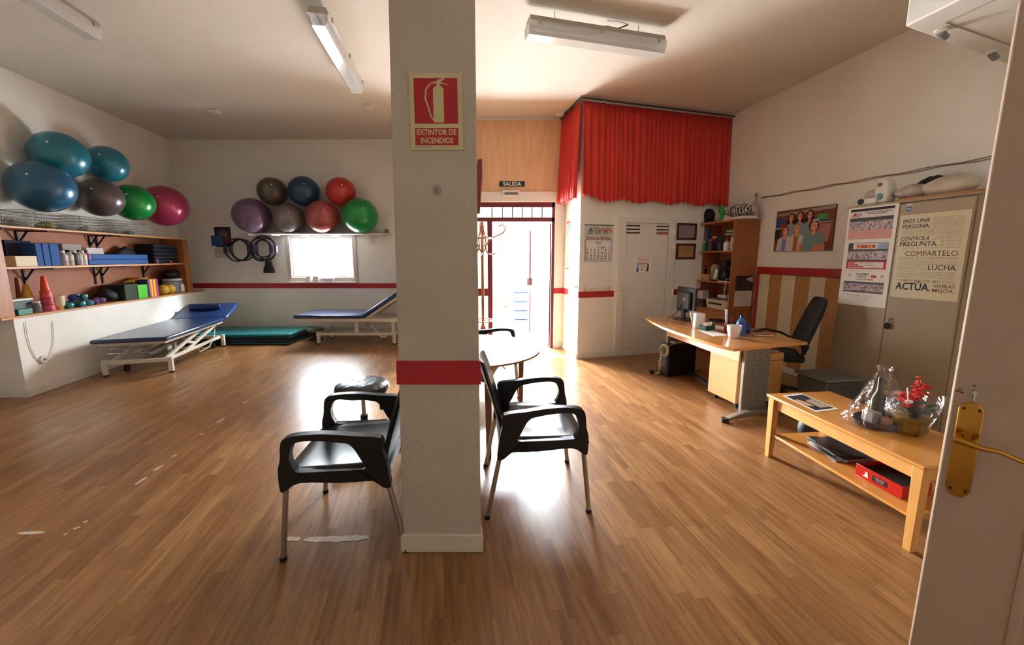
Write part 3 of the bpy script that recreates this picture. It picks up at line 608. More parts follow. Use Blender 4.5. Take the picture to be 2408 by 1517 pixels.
# cable loop and socket on the half wall
sk = FH.at(100, 845, 0.0); a0 = FH.at(60, 757); a1 = FH.at(122, 757)
SK = T('wall_socket', 'small white wall socket with a looping cable on the half wall', 'socket', FH.pt(sk[0], sk[1]), FH.rz)
MB().cyl((0, -0.001, 0), (0, -0.022, 0), 0.045, 20).build('socket_plate', white_m, SK); MB().cyl((0.0, -0.022, 0), (0.0, -0.03, 0), 0.014, 12).build('socket_hole', grey_m, SK)
c = lambda px, py: (FH.at(px, py)[0] - sk[0], -0.008, FH.at(px, py)[1] - sk[1])
MB().tube([c(57, 757), c(62, 790), c(70, 820), c(82, 842), c(95, 850), c(108, 848), c(118, 830), c(125, 800), c(122, 757)], 0.0035, 6).build('cable', white_m, SK)

# ================================================================ back wall shelf, balls, hoops
sh0 = aty(566, 550, 7.25).x; sh1 = aty(905, 547, 7.25).x; zsh = aty(735, 548, 7.25).z
BS = T('ball_shelf', 'thin white wall shelf carrying seven balls above the window', 'shelf', (sh0, 7.25, zsh - 0.02))
MB().box(0, sh1 - sh0, 0, 0.345, 0, 0.02).build('shelf_board', mat('pale_shelf', (206, 200, 194), .35), BS, bevel=0.003)
for k in (0.12, 0.55, 1.1, 1.7, 2.3):
    MB().box(k - .008, k + .008, 0.02, 0.343, -0.018, -0.001).box(k - .008, k + .008, 0.33, 0.345, -0.16, -0.001).build('bracket', white_m, BS)
BB = [((545, 639, 463, 546), 'mauve ball at the left end of the back wall shelf', ball_mat('ball_mauve', (116, 88, 118)), 1), ((606, 676, 416, 485), 'olive grey ball at upper left of the back wall pile', ball_mat('ball_olive', (84, 74, 62)), 0),
      ((678, 752, 414, 486), 'dark blue ball at the top of the back wall pile', ball_mat('ball_darkblue', (18, 62, 98)), 0), ((640, 719, 476, 546), 'light grey ball between the mauve and salmon ones', ball_mat('ball_grey', (120, 112, 110)), 1),
      ((718, 799, 467, 545), 'salmon ball between the light grey and green ones', ball_mat('ball_salmon', (176, 84, 82)), 1), ((767, 836, 417, 486), 'red ball above the salmon and green ones', ball_mat('ball_red', (196, 48, 44)), 0),
      ((804, 890, 463, 543), 'green ball at the right end of the back wall shelf', ball_mat('ball_green2', (0, 148, 66)), 1)]
for bb, lb, m, st in BB: p, r = gymball(bb, FB, lb, m, g2, seat=zsh if st else None); print('ball', lb[:20], [round(c, 2) for c in p], round(r, 3))
hk = aty(910, 545, 7.6)
tag(MB().box(-.03, .03, -0.03, 0, -.02, .05).cyl((0, -.03, 0), (0, -.07, 0), .012, 10).build('wall_hook', grey_m, loc=(hk.x, 7.6, hk.z), bevel=.004), 'small grey wall hook right of the ball shelf', 'hook')
# exercise rings
ringm = mat('ring_black', (20, 20, 24), .45)
def ering(px, py, r, tilt, off, lb, first=None):
    p = aty(px, py, 7.6 - off)
    t = T('exercise_ring', lb, 'exercise ring', p, 0, 'black exercise rings hung left of the window')
    N = 36; M = Matrix.Rotation(tilt, 4, 'Z')
    MB().tube([(r * math.cos(2 * math.pi * i / N), 0, r * math.sin(2 * math.pi * i / N)) for i in range(N)], 0.013, 8, closed=True, M=M).build('hoop', ringm, t)
    for s_ in (-1, 1): MB().box(-0.022, 0.022, -0.025, 0.025, -0.07, 0.07, M=M @ Matrix.Translation((s_ * r, 0, 0))).build('pad', mat('pad_grey', (70, 70, 78), .5) if (int(px) % 2) else mat('pad_violet', (70, 40, 84), .5), t, bevel=.01)
for a in ((557, 588, .215, .1, .03, 'leftmost exercise ring on the back wall'), (565, 587, .205, -.1, .09, 'exercise ring in front of the leftmost one'), (571, 588, .20, .15, .15, 'front exercise ring of the left cluster'),
          (612, 587, .22, -.1, .03, 'rear exercise ring of the right cluster'), (620, 584, .23, .12, .09, 'second exercise ring of the right cluster'), (626, 586, .21, -.15, .15, 'third exercise ring of the right cluster'), (618, 585, .16, .1, .20, 'small front exercise ring of the right cluster')): ering(*a)
p = aty(632, 626, 7.52)
tag(MB().rings([[(x * w_, y * .03, z) for x, y in ((-1, -1), (0, -1.6), (1, -1), (1, 1), (0, .6), (-1, 1))] for w_, z in ((.10, -.13), (.085, -.05), (.05, .04), (.045, .10))]).build('hanging_pouch', black_m, loc=p), 'black cloth pouch hanging under the right rings', 'pouch')
f = FB.at(503, 534); g = FB.at(546, 581)
t = T('poster', 'dark poster behind the left exercise rings', 'poster', FB.pt(f[0], g[1]), 0)
pw_, ph_ = g[0] - f[0], f[1] - g[1]
MB().box(0, pw_, -0.004, 0, 0, ph_).build('sheet', mat('poster_dark', (30, 28, 48), .6), t)
MB().disc(pw_ * .55, ph_ * .6, pw_ * .33, ph_ * .28, -0.006, 0).disc(pw_ * .55, ph_ * .6, pw_ * .2, ph_ * .12, -0.007, 1).sheet(pw_ * .45, pw_ * 1.0, ph_ * .18, ph_ * .42, -0.0065, 2).build('artwork', [mat('poster_brown', (88, 66, 62), .7, noise=.5, nscale=20), mat('poster_tan', (120, 90, 80), .7, noise=.4, nscale=25), mat('poster_red', (150, 28, 36), .7)], t)
p = aty(498, 578, 7.55); q = aty(523, 554, 7.55)
tag(MB().box(0, q.x - p.x, 0, 0.05, 0, q.z - p.z).build('folder_pocket', mat('blue_folder', (40, 76, 120), .5), loc=(p.x, 7.545, p.z), bevel=.004), 'blue folder pocket at the lower left of the dark poster', 'folder')
p = FB.at(505, 607); q = FB.at(542, 584)
t = T('notice_sheet', 'pale notice sheet under the dark poster', 'notice', FB.pt(p[0], p[1]), 0)
MB().box(0, q[0] - p[0], -0.003, 0, 0, q[1] - p[1]).build('sheet', mat('notice_paper', (206, 196, 190), .7), t)
mb = MB()
for k in range(6): mb.sheet(0.02, (q[0] - p[0]) * (0.85 if k % 2 else .7), 0.02 + k * .03, 0.028 + k * .03, -0.0045)
mb.build('print', mat('faint_print', (150, 140, 140), .7), t)
# things on the window sill
for k, (px0, px1) in enumerate(((722, 731), (738, 750), (756, 785))):
    a = aty(px0, 660, 7.55); b = aty(px1, 650, 7.55)
    t = T('sill_pot', ['left white pot on the window ledge', 'middle white pot on the window ledge', 'wide white tray on the window ledge'][k], 'pot', ((a.x + b.x) / 2, 7.545, wz0 + 0.003 - 0.03))
    hw = (b.x - a.x) / 2
    MB().rings([[(x * hw * s_, y * 0.02, z) for x, y in ((-1, -1), (1, -1), (1, 1), (-1, 1))] for s_, z in ((0.85, 0), (1.0, 0.10 if k < 2 else .06))], sm=False).build('pot_body', mat('translucent_white', (225, 215, 212), .4), t)
    MB().box(-hw * 1.05, hw * 1.05, -.022, .022, 0.10 if k < 2 else .06, 0.11 if k < 2 else .07).build('rim', paper_m, t)
struct(MB().box(wx0, wx1, 7.51, 7.60, wz0 - 0.05, wz0 - 0.03).build('trim_13', white_m), 'thin ledge under the window', 'trim')

# ================================================================ mats
matteal = mat('mat_teal_vinyl', (12, 120, 124), 0.32, bump=.1, bscale=6); matnavy = mat('mat_navy_vinyl', (14, 30, 60), 0.3, bump=.1, bscale=6); matgreen = mat('mat_green_vinyl', (16, 64, 56), 0.35)
for k, (m_, lb) in enumerate(((matgreen, 'lowest gym mat of the stack on the floor'), (matnavy, 'second lowest gym mat of the stack'), (mat('mat_navy_b', (12, 24, 50), .3), 'third gym mat from the floor'), (matteal, 'teal gym mat on top of the stack'))):
    t = T('gym_mat', lb, 'mat', (-4.92, 7.10, 0.001 + k * 0.047), math.radians(-1 + 1.0 * k), 'stack of gym mats under the window')
    MB().box(-0.92, 0.95 - 0.01 * (k % 2), -0.42, 0.43, 0, 0.046).build('mat_body', m_, t, bevel=0.016)
    MB().tube([(-0.9, -0.422, 0.023), (0.93, -0.422, 0.023)], 0.004, 6).build('seam', m_, t)

# ================================================================ treatment couches
vin = mat('blue_vinyl', (28, 54, 98), 0.28, bump=.08, bscale=8, coat=.3); vin2 = mat('navy_vinyl', (14, 32, 78), 0.3)
C1 = T('treatment_couch', 'blue treatment couch with raised headrest along the left half wall', 'treatment couch', (-5.18, 5.68, 0), math.radians(15.5))
def pad(mb, x0, x1, y0, y1, z0, z1): mb.box(x0, x1, y0, y1, z0, z1)
mb = MB(); pad(mb, -0.41, 0.41, -0.88, 0.88, 0.455, 0.51); mb.build('cushion', vin, C1, bevel=0.022)
Mh_ = Matrix.Translation((0, 0.90, 0.483)) @ Matrix.Rotation(math.radians(19), 4, 'X')
MB().box(-0.39, 0.41, 0.0, 0.60, -0.03, 0.03, M=Mh_).build('headrest', vin, C1, bevel=0.022)
MB().cyl((-0.25, 0.33, 0.075), (0.22, 0.33, 0.075), 0.045, 20, M=Mh_).build('roll_pillow', vin2, C1, bevel=0.01)
fr_ = MB().ring(rect(-0.36, 0.36, -0.82, 0.86), rect(-0.32, 0.32, -0.78, 0.82), 0.415, 0.453, 'z'); fr_.build('top_frame', cream_metal, C1, bevel=.003)
mb = MB()
for y in (-0.76, 0.80): mb.box(-0.36, 0.36, y - .025, y + .025, 0.155, 0.205)
mb.box(-0.34, -0.30, -0.76, 0.80, 0.16, 0.2).box(0.30, 0.34, -0.76, 0.80, 0.16, 0.2)
mb.build('base_frame', cream_metal, C1, bevel=.004)
for sx_ in (-1, 1):
    for y in (-0.76, 0.80):
        lg = MB().box(sx_ * .36 - .025, sx_ * .36 + .025, y - .025, y + .025, 0.02, 0.215).build('leg', cream_metal, C1, bevel=.005)
        MB().cyl((sx_ * .36, y, 0), (sx_ * .36, y, 0.02), 0.03, 14).build('rubber_foot', black_m, lg)
    mb = MB()
    for (ya, za, yb_, zb_) in ((-0.72, .19, 0.32, .43), (-0.30, .16, 0.74, .40), (-0.72, .19, -0.30, .16), (0.32, .43, 0.74, .40), (-.2, .31, .05, .24)):
        L_ = math.hypot(yb_ - ya, zb_ - za); M = Matrix.Translation((sx_ * .29, ya, za)) @ Matrix.Rotation(math.atan2(zb_ - za, yb_ - ya), 4, 'X'); mb.box(-.018, .018, 0, L_, -.02, .02, M=M)
    mb.build('lift_arm', cream_metal, C1, bevel=.003)
    for y in (-.55, .72):
        MB().cyl((sx_ * .25 - .015, y, .045), (sx_ * .25 + .015, y, .045), .045, 20).build('castor', black_m, C1)
MB().cyl((0.0, -.55, .22), (0.1, .25, .36), .035, 16).cyl((.1, .25, .36), (.12, .5, .40), .018, 12).build('actuator', mat('actuator_grey', (150, 146, 140), .4), C1)
MB().cyl((-.36, -.62, .33), (.10, -.62, .33), .009, 10).cyl((-.36, -.68, .28), (.12, -.68, .28), .009, 10).build('pedal_bar', chrome_m, C1)
MB().tube([(.36, .55, .36), (.39, .42, .22), (.38, .25, .12), (.36, .0, .1), (.36, -.02, .16)], .007, 8).build('power_cable', cream_metal, C1)

C2 = T('treatment_couch', 'blue treatment couch with raised back under the window beside the column', 'treatment couch', (-2.95, 6.98, 0), 0)
MB().box(-0.88, 0.30, -0.38, 0.40, 0.485, 0.545).build('cushion', vin, C2, bevel=0.024)
Mb = Matrix.Translation((0.32, 0, 0.505)) @ Matrix.Rotation(-math.radians(33), 4, 'Y')
MB().box(0, 0.88, -0.38, 0.40, -0.03, 0.04, M=Mb).build('backrest', vin, C2, bevel=0.024)
[MB().box(0.05, 0.75, ya, ya + .04, -0.07, -0.035, M=Mb).build('backrest_rail', cream_metal, C2) for ya in (-.33, .31)]
MB().ring(rect(-0.84, 0.96, -0.34, 0.36), rect(-0.80, 0.92, -0.30, 0.32), 0.425, 0.482, 'z').build('top_frame', cream_metal, C2, bevel=.003)
MB().ring(rect(-0.56, 0.86, -0.25, 0.31), rect(-0.52, 0.82, -0.21, 0.27), 0.165, 0.21, 'z').build('base_frame', cream_metal, C2, bevel=.003)
for x in (-0.53, 0.83):
    for y in (-.23, .29):
        lg = MB().cyl((x, y, 0.02), (x, y, 0.225), 0.032, 18).build('leg', cream_metal, C2); MB().cyl((x, y, 0), (x, y, 0.02), 0.034, 16).build('rubber_foot', black_m, lg)
for y in (-.24, .30):
    for x in (0.17, 0.83): MB().box(x - .03, x + .03, y - .02, y + .02, .2, .43).prism([(x - .03, .36), (x - .03, .33), (x - .2, .43), (x - .16, .43)], y - .015, y + .015, 'y').build('upright', cream_metal, C2, bevel=.003)
MB().cyl((.2, 0.0, .25), (.8, 0.0, .25), .018, 12).tube([(.42, -.2, .33), (.52, -.24, .24), (.60, -.26, .15), (.66, -.26, .13), (.70, -.26, .17)], .012, 8).build('crank', cream_metal, C2)
MB().cyl((-.42, -.1, .05), (-.42, -.07, .05), .05, 18).box(-.43, -.41, -.1, -.07, .06, .17).build('castor', grey_m, C2)
# small round step stool hidden by couch 2
t = T('round_footrest', 'small grey round footrest between the mats and the right couch', 'footrest', (-3.72, 7.12, 0))
MB().lathe([(.13, 0.16), (.15, .18), (.15, .21), (.12, .225), (.02, .225)], n=28).build('seat_disc', grey_m, t)
MB().cyl((0, 0, .03), (0, 0, .16), .05, 16).build('stem', black_m, t); MB().lathe([(.12, 0), (.12, .02), (.05, .035)], n=24).build('base', black_m, t)

# ================================================================ armchairs
CX0 = 0.109
outer = [(-0.066, 0.65), (0.069, 0.668), (0.199, 0.684), (0.313, 0.684), (0.386, 0.672), (0.412, 0.64), (0.420, 0.56), (0.434, 0.50), (0.431, 0.394), (0.402, 0.394), (0.334, 0.432), (0.136, 0.420), (-0.03, 0.420), (-0.062, 0.385), (-0.104, 0.38), (-0.10, 0.44), (-0.09, 0.52), (-0.075, 0.58)]
inner = [(0.09, 0.625), (0.126, 0.634), (0.199, 0.646), (0.297, 0.652), (0.350, 0.640), (0.370, 0.60), (0.376, 0.57), (0.370, 0.53), (0.352, 0.497), (0.345, 0.490), (0.28, 0.487), (0.18, 0.487), (0.08, 0.487), (0.05, 0.487), (0.02, 0.490), (0.012, 0.50), (0.03, 0.53), (0.06, 0.59)]
def loc_(L): return [(x - CX0, z) for x, z in L]
def catmull(P, k=3):
    out = []; n = len(P)
    for i in range(n):
        a, b, c, d = [Vector(P[(i + j) % n]) for j in (-1, 0, 1, 2)]
        for q in range(k):
            t = q / k; v = 0.5 * ((2 * b) + (-a + c) * t + (2 * a - 5 * b + 4 * c - d) * t * t + (-a + 3 * b - 3 * c + d) * t ** 3); out.append((v.x, v.y))
    return out
AO = loc_(outer); AI = loc_(inner)
AO = [(x, z) for x, z in AO]; 
def make_armchair(label):
    t = T('armchair', label, 'chair', (0, 0, 0), 0, 'black plastic armchairs with metal legs')
    # seat shell
    rows = []
    for i in range(13):
        u = i / 12; x = -0.16 + 0.49 * u
        row = []
        for j in range(15):
            v = -1 + 2 * j / 14; y = v * 0.275
            z = 0.462 - 0.022 * (1 - v * v) * math.sin(math.pi * (0.15 + 0.75 * u)) + 0.012 * (1 - u) - (0.03 * max(0, (u - .85) / .15) ** 2)
            row.append((x, y, z))
        rows.append(row)
    o = MB().rings(rows, cap=False, closed=False).build('seat', blackp, t, recalc=False, sharp=180); md = o.modifiers.new('s', 'SOLIDIFY'); md.thickness = 0.022; md.offset = -1
    rows = []
    for i in range(15):
        u = i / 14; z = 0.445 + 0.485 * u; x = -0.165 - 0.125 * u ** 1.25
        hw = 0.262 - 0.02 * math.sin(math.pi * u) - 0.10 * max(0, (u - .72) / .28) ** 2
        rows.append([(x - 0.035 * (1 - (v) ** 2) * (0.4 + .6 * u), v * hw, z - 0.03 * max(0, u - .8) * v * v) for v in [-1 + 2 * j / 16 for j in range(17)]])
    o = MB().rings(rows, cap=False, closed=False).build('backrest', blackp, t, recalc=False, sharp=180); md = o.modifiers.new('s', 'SOLIDIFY'); md.thickness = 0.02; md.offset = 0
    for s_ in (-1, 1):
        mb = MB(); y0, y1 = (0.262, 0.308)
        mb.ring(catmull(AO), catmull(AI), s_ * y0, s_ * y1)
        mb.build('armrest', blackp, t, bevel=0.006)
        for x0, x1, zt2 in ((0.303, 0.345, 0.40), (-0.197, -0.275, 0.40)):
            lg = MB().cyl((x0, s_ * .285, zt2), (x1, s_ * .29, 0.012), 0.0145, 14).build('leg', alu_m, t); MB().cyl((x1 - .001, s_ * .29, 0), (x1, s_ * .29, 0.02), 0.018, 14).build('rubber_foot', black_m, lg)
    MB().box(0.28, 0.318, -0.262, 0.262, 0.405, 0.45).build('front_rail', blackp, t, bevel=.006); MB().box(-0.20, -0.165, -0.262, 0.262, 0.405, 0.47).build('rear_rail', blackp, t, bevel=.006)
    return t
ch = make_armchair('black plastic armchair with metal legs right of the column')
ch.location = (0.102, 2.41, 0); ch.rotation_euler.z = math.radians(5)
dup(ch, (-0.868, 2.10, 0), math.radians(186), 'black plastic armchair with metal legs left of the column')
dup(ch, (-0.27, 4.36, 0), math.radians(0), 'black armchair beyond the round table, washed out by the doorway')
# stool
t = T('swivel_stool', 'round black padded swivel stool behind the left armchair', 'stool', (-1.17, 2.88, 0), .35)
MB().lathe([(.17, .50), (.196, .51), (.205, .535), (.20, .565), (.17, .585), (.10, .59), (.01, .588)], n=40).build('seat_pad', mat('worn_leatherette', (26, 26, 27), .33, bump=.9, bscale=16), t)
MB().cyl((0, 0, .30), (0, 0, .50), .016, 16).build('gas_piston', chrome_m, t); MB().cyl((0, 0, .09), (0, 0, .32), .028, 18).build('post', black_m, t)
for k in range(5):
    a = 2 * math.pi * k / 5; c_, s_ = math.cos(a), math.sin(a)
    b = MB().rings([[(c_ * r_ - s_ * w_, s_ * r_ + c_ * w_, z) for w_, z in ((-h_, z0), (h_, z0), (h_, z1), (-h_, z1))] for r_, h_, z0, z1 in ((0.0, .03, .07, .12), (.29, .017, .062, .085))], sm=False).build('base_arm', black_m, t, bevel=.004)
    MB().cyl((c_ * .28 - s_ * .022, s_ * .28 + c_ * .022, .027), (c_ * .28 + s_ * .022, s_ * .28 - c_ * .022, .027), .027, 16).box(c_ * .28 - .008, c_ * .28 + .008, s_ * .28 - .008, s_ * .28 + .008, .04, .07).build('castor', black_m, b)
MB().tube([(0.02, 0, .49), (.10, -.03, .46), (.13, -.04, .41)], .006, 8).lathe([(.006, 0), (.016, .01), (.016, .05), (.008, .06)], c=(.135, -.042, .355), n=12).build('height_lever', black_m, t)

# ================================================================ round table, coat stand
wal = mat('walnut_brown', (120, 72, 42), .35, noise=.15, nscale=5, stretch=(3, 3, 12), coat=.3)
t = T('round_table', 'round brown wooden table half hidden behind the column', 'table', (-0.35, 3.33, 0), 0)
MB().lathe([(.02, .726), (.56, .726), (.60, .734), (.60, .746), (.596, .75), (.02, .75)], n=64).build('tabletop', mat('table_top_wood', (150, 100, 64), .22, noise=.12, nscale=4, stretch=(1, 8, 1), coat=.5), t)
LP = [Vector((.44, .36, 0)), Vector((.17, -.53, 0)), Vector((-.44, -.36, 0)), Vector((-.17, .53, 0))]
for p in LP:
    MB().rings([[(p.x + a * q, p.y + b * q, z) for a, b in ((-1, -1), (1, -1), (1, 1), (-1, 1))] for q, z in ((.020, 0.0), (.022, .3), (.030, .725))], sm=False).build('leg', wal, t, bevel=.004)
for k in range(4):
    p, q = LP[k], LP[(k + 1) % 4]; L_ = (q - p).length / 2; M = Matrix.Translation((p + q) / 2) @ Matrix.Rotation(math.atan2((q - p).y, (q - p).x), 4, 'Z')
    P = [(-L_, .725), (L_, .725), (L_, .61)] + [((L_ - .05) * math.cos(math.pi * i / 10), .61 + .075 * math.sin(math.pi * i / 10)) for i in range(11)] + [(-L_, .61)]
    MB().prism(P, -.01, .01, 'y', M=M).build('apron', wal, t)
bw = mat('bentwood', (178, 112, 66), .35, noise=.1, coat=.3)
t = T('coat_stand', 'bentwood coat stand in front of the entrance side light', 'coat stand', (-0.395, 5.15, 0), .0)
MB().lathe([(.02, .30), (.02, 1.9), (.03, 1.92), (.018, 1.95), (.024, 1.98), (.005, 2.03)], n=16).build('pole', bw, t)
for k in range(4):
    a = math.pi / 2 * k; M = Matrix.Rotation(a, 4, 'Z')
    MB().tube([(.02, 0, 1.62), (.06, 0, 1.72), (.12, 0, 1.80), (.20, 0, 1.83), (.28, 0, 1.87), (.31, 0, 1.93), (.27, 0, 1.975), (.22, 0, 1.955)], .0095, 8, M=M).tube([(.02, 0, 1.9), (.05, 0, 1.80), (.035, 0, 1.70), (.07, 0, 1.60), (.14, 0, 1.585), (.18, 0, 1.60)], .0095, 8, M=M).build('hook', bw, t)
    MB().tube([(.02, 0, .62), (.06, 0, .40), (.14, 0, .22), (.25, 0, .08), (.30, 0, .012)], .012, 8, M=M).build('leg', bw, t)
for z, r_ in ((1.80, .13), (.70, .15)):
    MB().tube([(r_ * math.cos(2 * math.pi * i / 32), r_ * math.sin(2 * math.pi * i / 32), z) for i in range(32)], .009, 8, closed=True).tube([(-r_, 0, z), (r_, 0, z)], .006, 6).build('ring', bw, t)
# outside pieces seen through the door
gf = mat('grey_wood', (90, 82, 76), .8)
t = T('fence_panel', 'grey slatted fence panel in the yard beyond the entrance', 'fence', (-0.72, 11.6, 0))
for k in range(5): MB().box(k * .28, k * .28 + .2, 0, .03, 0, 1.15).build('slat', gf, t)
MB().box(0, 1.3, -.04, 0, .15, .3).box(0, 1.3, -.04, 0, .8, .92).build('rail', gf, t)
bl = mat('blue_crate', (50, 70, 150), .5)
for k in range(4):
    tag(MB().ring(rect(-.2, .2, -.15, .15), rect(-.18, .18, -.13, .13), 0.0, .22, 'z').box(-.2, .2, -.15, .15, 0, .02).build('plastic_crate', bl, loc=(0.24, 9.6, k * .225), bevel=.006), ['lowest', 'second lowest', 'second highest', 'topmost'][k] + ' blue crate stacked outside the entrance', 'crate', 'blue crates outside')
# ================================================================ column: sign, hook
def panel(t, x0, x1, z0, z1, m, d=0.004, name='sheet', bevel=0): return MB().box(x0, x1, -d, 0, z0, z1).build(name, m, t, bevel=bevel)
cream_sign = mat('sign_luminous_cream', (206, 190, 140), .5); signred = mat('sign_red', (178, 20, 28), .45)
FCc = Frame((-0.552, 1.834), (1, 0))
p0 = FCc.at(968, 353); p1 = FCc.at(1086, 173); W_, H_ = p1[0] - p0[0], p1[1] - p0[1]
t = T('extinguisher_sign', 'red and cream fire extinguisher sign on the column', 'sign', FCc.pt(p0[0], p0[1], .001), 0)
panel(t, 0, W_, 0, H_, cream_sign)
b = W_ * .085
MB().sheet(b, W_ - b, H_ * .345, H_ - W_ * .09, -.0048).sheet(b, W_ - b, H_ * .06, H_ * .288, -.0048).build('red_field', signred, t)
mb = MB(); cx = W_ * .55; zb_, zt_ = H_ * .37, H_ * .83
P = [(cx - W_ * .10, zb_), (cx - W_ * .09, zb_ - .003), (cx + W_ * .09, zb_ - .003), (cx + W_ * .10, zb_), (cx + W_ * .10, zt_ - .012), (cx + W_ * .06, zt_), (cx - W_ * .06, zt_), (cx - W_ * .10, zt_ - .012)]
mb.poly(P, -.0055)
mb.poly([(cx - W_ * .03, zt_), (cx + W_ * .03, zt_), (cx + W_ * .035, zt_ + .018), (cx - W_ * .04, zt_ + .018)], -.0056)
mb.poly([(cx - W_ * .04, zt_ + .014), (cx + W_ * .02, zt_ + .014), (cx + W_ * .14, zt_ + .032), (cx + W_ * .13, zt_ + .035), (cx - W_ * .02, zt_ + .026)], -.0057)
mb.poly([(cx + W_ * .02, zt_ + .012), (cx + W_ * .19, zt_ + .004), (cx + W_ * .19, zt_ + .007), (cx + W_ * .02, zt_ + .019)], -.0058)
hp = [(cx - W_ * .04, zt_ + .016), (cx - W_ * .14, zt_ + .012), (cx - W_ * .23, zt_ - .012), (cx - W_ * .25, zt_ - .05), (cx - W_ * .20, zt_ - .085), (cx - W_ * .155, zt_ - .12), (cx - W_ * .145, zb_ + .02), (cx - W_ * .10, zb_ + .008)]
for q in range(len(hp) - 1):
    a_, b_ = Vector(hp[q]), Vector(hp[q + 1]); n_ = Vector((-(b_ - a_).y, (b_ - a_).x)).normalized() * .0032
    mb.poly([tuple(a_ + n_), tuple(b_ + n_), tuple(b_ - n_), tuple(a_ - n_)], -.006 - q * .00005)
mb.build('extinguisher_pictogram', cream_sign, t, recalc=False)
mb = MB(); mb.text('EXTINTOR DE', H_ * .105, W_ * .12, H_ * .197, -.0055, align='LEFT', bold=.03, fit=W_ * .76); mb.text('INCENDIOS', H_ * .105, W_ * .19, H_ * .088, -.0055, align='LEFT', bold=.03, fit=W_ * .63)
mb.build('lettering', cream_sign, t)
MB().text('MOD. EXT-01  21X30', H_ * .022, W_ * .27, H_ * .024, -.0045, bold=.02).text('Protecsal', H_ * .03, W_ * .66, H_ * .022, -.0045, shear=.3).build('small_print', ink_m, t)
p = FCc.at(1028, 445)
t = T('wall_hook', 'small round metal hook on the column below the sign', 'hook', FCc.pt(p[0], p[1], .001), 0)
MB().disc(0, -.004, .022, .028, -.001).build('worn_patch', mat('pale_patch', (170, 150, 138), .8), t)
MB().cyl((0, -.002, .0), (0, -.02, .0), .006, 12).tube([(0, -.02, 0), (0, -.028, -.004), (0, -.03, -.014), (0, -.022, -.02)], .003, 8).build('hook', grey_m, t)

# ================================================================ above the entrance
sg = mat('sign_dark_green', (24, 48, 40), .4)
q0 = FD.at(1173, 440, .025); q1 = FD.at(1235, 425, .025)
t = T('exit_sign', 'dark green SALIDA sign on the plywood above the door', 'sign', FD.pt(q0[0], q0[1], .021), 0)
w_, h_ = q1[0] - q0[0], q1[1] - q0[1]
panel(t, 0, w_, 0, h_, cream_sign); MB().sheet(.006, w_ - .006, .006, h_ - .006, -.005).build('green_field', sg, t)
MB().text('SALIDA', h_ * .86, w_ / 2, h_ * .2, -.006, bold=.02, sx=1.05).build('lettering', paper_m, t)
q0 = FD.at(1182, 462, .06); q1 = FD.at(1222, 448, .06)
t = T('emergency_light', 'small white emergency light under the SALIDA sign', 'lamp', FD.pt(q0[0], q0[1], .051), 0)
MB().box(0, q1[0] - q0[0], -.04, 0, 0, q1[1] - q0[1]).build('housing', white_m, t, bevel=.005)
MB().box(.03, q1[0] - q0[0] - .03, -.045, -.04, .02, q1[1] - q0[1] - .03).build('lens', grey_m, t)
# side wall by the entrance
q0 = FS.at(1331, 634); q1 = FS.at(1352, 514)
t = T('wall_chart', 'narrow printed chart on the bright wall beside the entrance', 'chart', FS.pt(q0[0], q0[1], .001), FS.rz)
w_, h_ = q1[0] - q0[0], q1[1] - q0[1]; panel(t, 0, w_, 0, h_, mat('chart_cream', (190, 182, 160), .5))
mb = MB(); rr = random.Random(4)
mb.sheet(.02, w_ - .02, h_ - .045, h_ - .02, -.005, 1); mb.sheet(w_ * .3, w_ * .6, h_ * .82, h_ * .93, -.005, 2); mb.sheet(.02, w_ - .02, .01, .025, -.005, 1)
for k in range(26): x = rr.uniform(.05, .75) * w_; z = h_ * (.08 + .028 * k); mb.sheet(x, x + w_ * rr.uniform(.08, .2), z, z + .008, -.005, 0)
mb.build('print', [mat('chart_grey', (70, 60, 55), .7), mat('chart_red', (160, 30, 20), .7), mat('chart_blue', (20, 110, 150), .7)], t)
q = FS.at(1351, 673)
t = T('support_bar', 'short cream grab handle on the bright wall beside the entrance', 'handle', FS.pt(q[0], q[1], .001), FS.rz)
MB().tube([(-.14, 0, 0), (-.14, -.05, 0), (-.11, -.06, 0), (.11, -.06, 0), (.14, -.05, 0), (.14, 0, 0)], .014, 10).build('bar', cream_metal, t)

# ================================================================ partition: calendar, rail, frames
q0 = FP.at(1373, 616); q1 = FP.at(1442, 529); w_, h_ = q1[0] - q0[0], q1[1] - q0[1]
CAL = T('wall_calendar', 'wall calendar for MARZO hanging left of the white door', 'calendar', FP.pt(q0[0], q0[1], .003), FP.rz)
panel(CAL, 0, w_, h_ * .60, h_, mat('calendar_sage', (196, 204, 194), .6), name='header_card'); panel(CAL, .0, w_ * .99, 0, h_ * .60, mat('calendar_blue_edge', (170, 184, 206), .6), name='backing_card')
MB().cyl((-.003, -.006, h_ * .985), (w_ + .003, -.006, h_ * .985), .006, 10).build('hanging_rod', mat('dark_brown_rod', (74, 58, 44), .5), CAL)
MB().sheet(w_ * .05, w_ * .94, h_ * .03, h_ * .575, -.0052).build('month_page', paper_m, CAL)
mb = MB()
X = lambda u: w_ * u
Z = lambda v: h_ * (1 - v)
px = lambda x: (x - 40) / 1050; pz = lambda y: (y - 130) / 1350
mb.poly([(X(px(140)), Z(pz(385))), (X(px(345)), Z(pz(385))), (X(px(280)), Z(pz(225)))], -.005, 1)
mb.sheet(X(px(135)), X(px(340)), Z(pz(455)), Z(pz(430)), -.005, 0)
for k in range(5):
    x = 345 + 45 * k; mb.poly([(X(px(x)), Z(pz(245))), (X(px(x + 14)), Z(pz(245))), (X(px(x + 104)), Z(pz(470))), (X(px(x + 84)), Z(pz(470)))], -.005, 0)
mb.sheet(X(px(340)), X(px(540)), Z(pz(258)), Z(pz(242)), -.0051, 0)
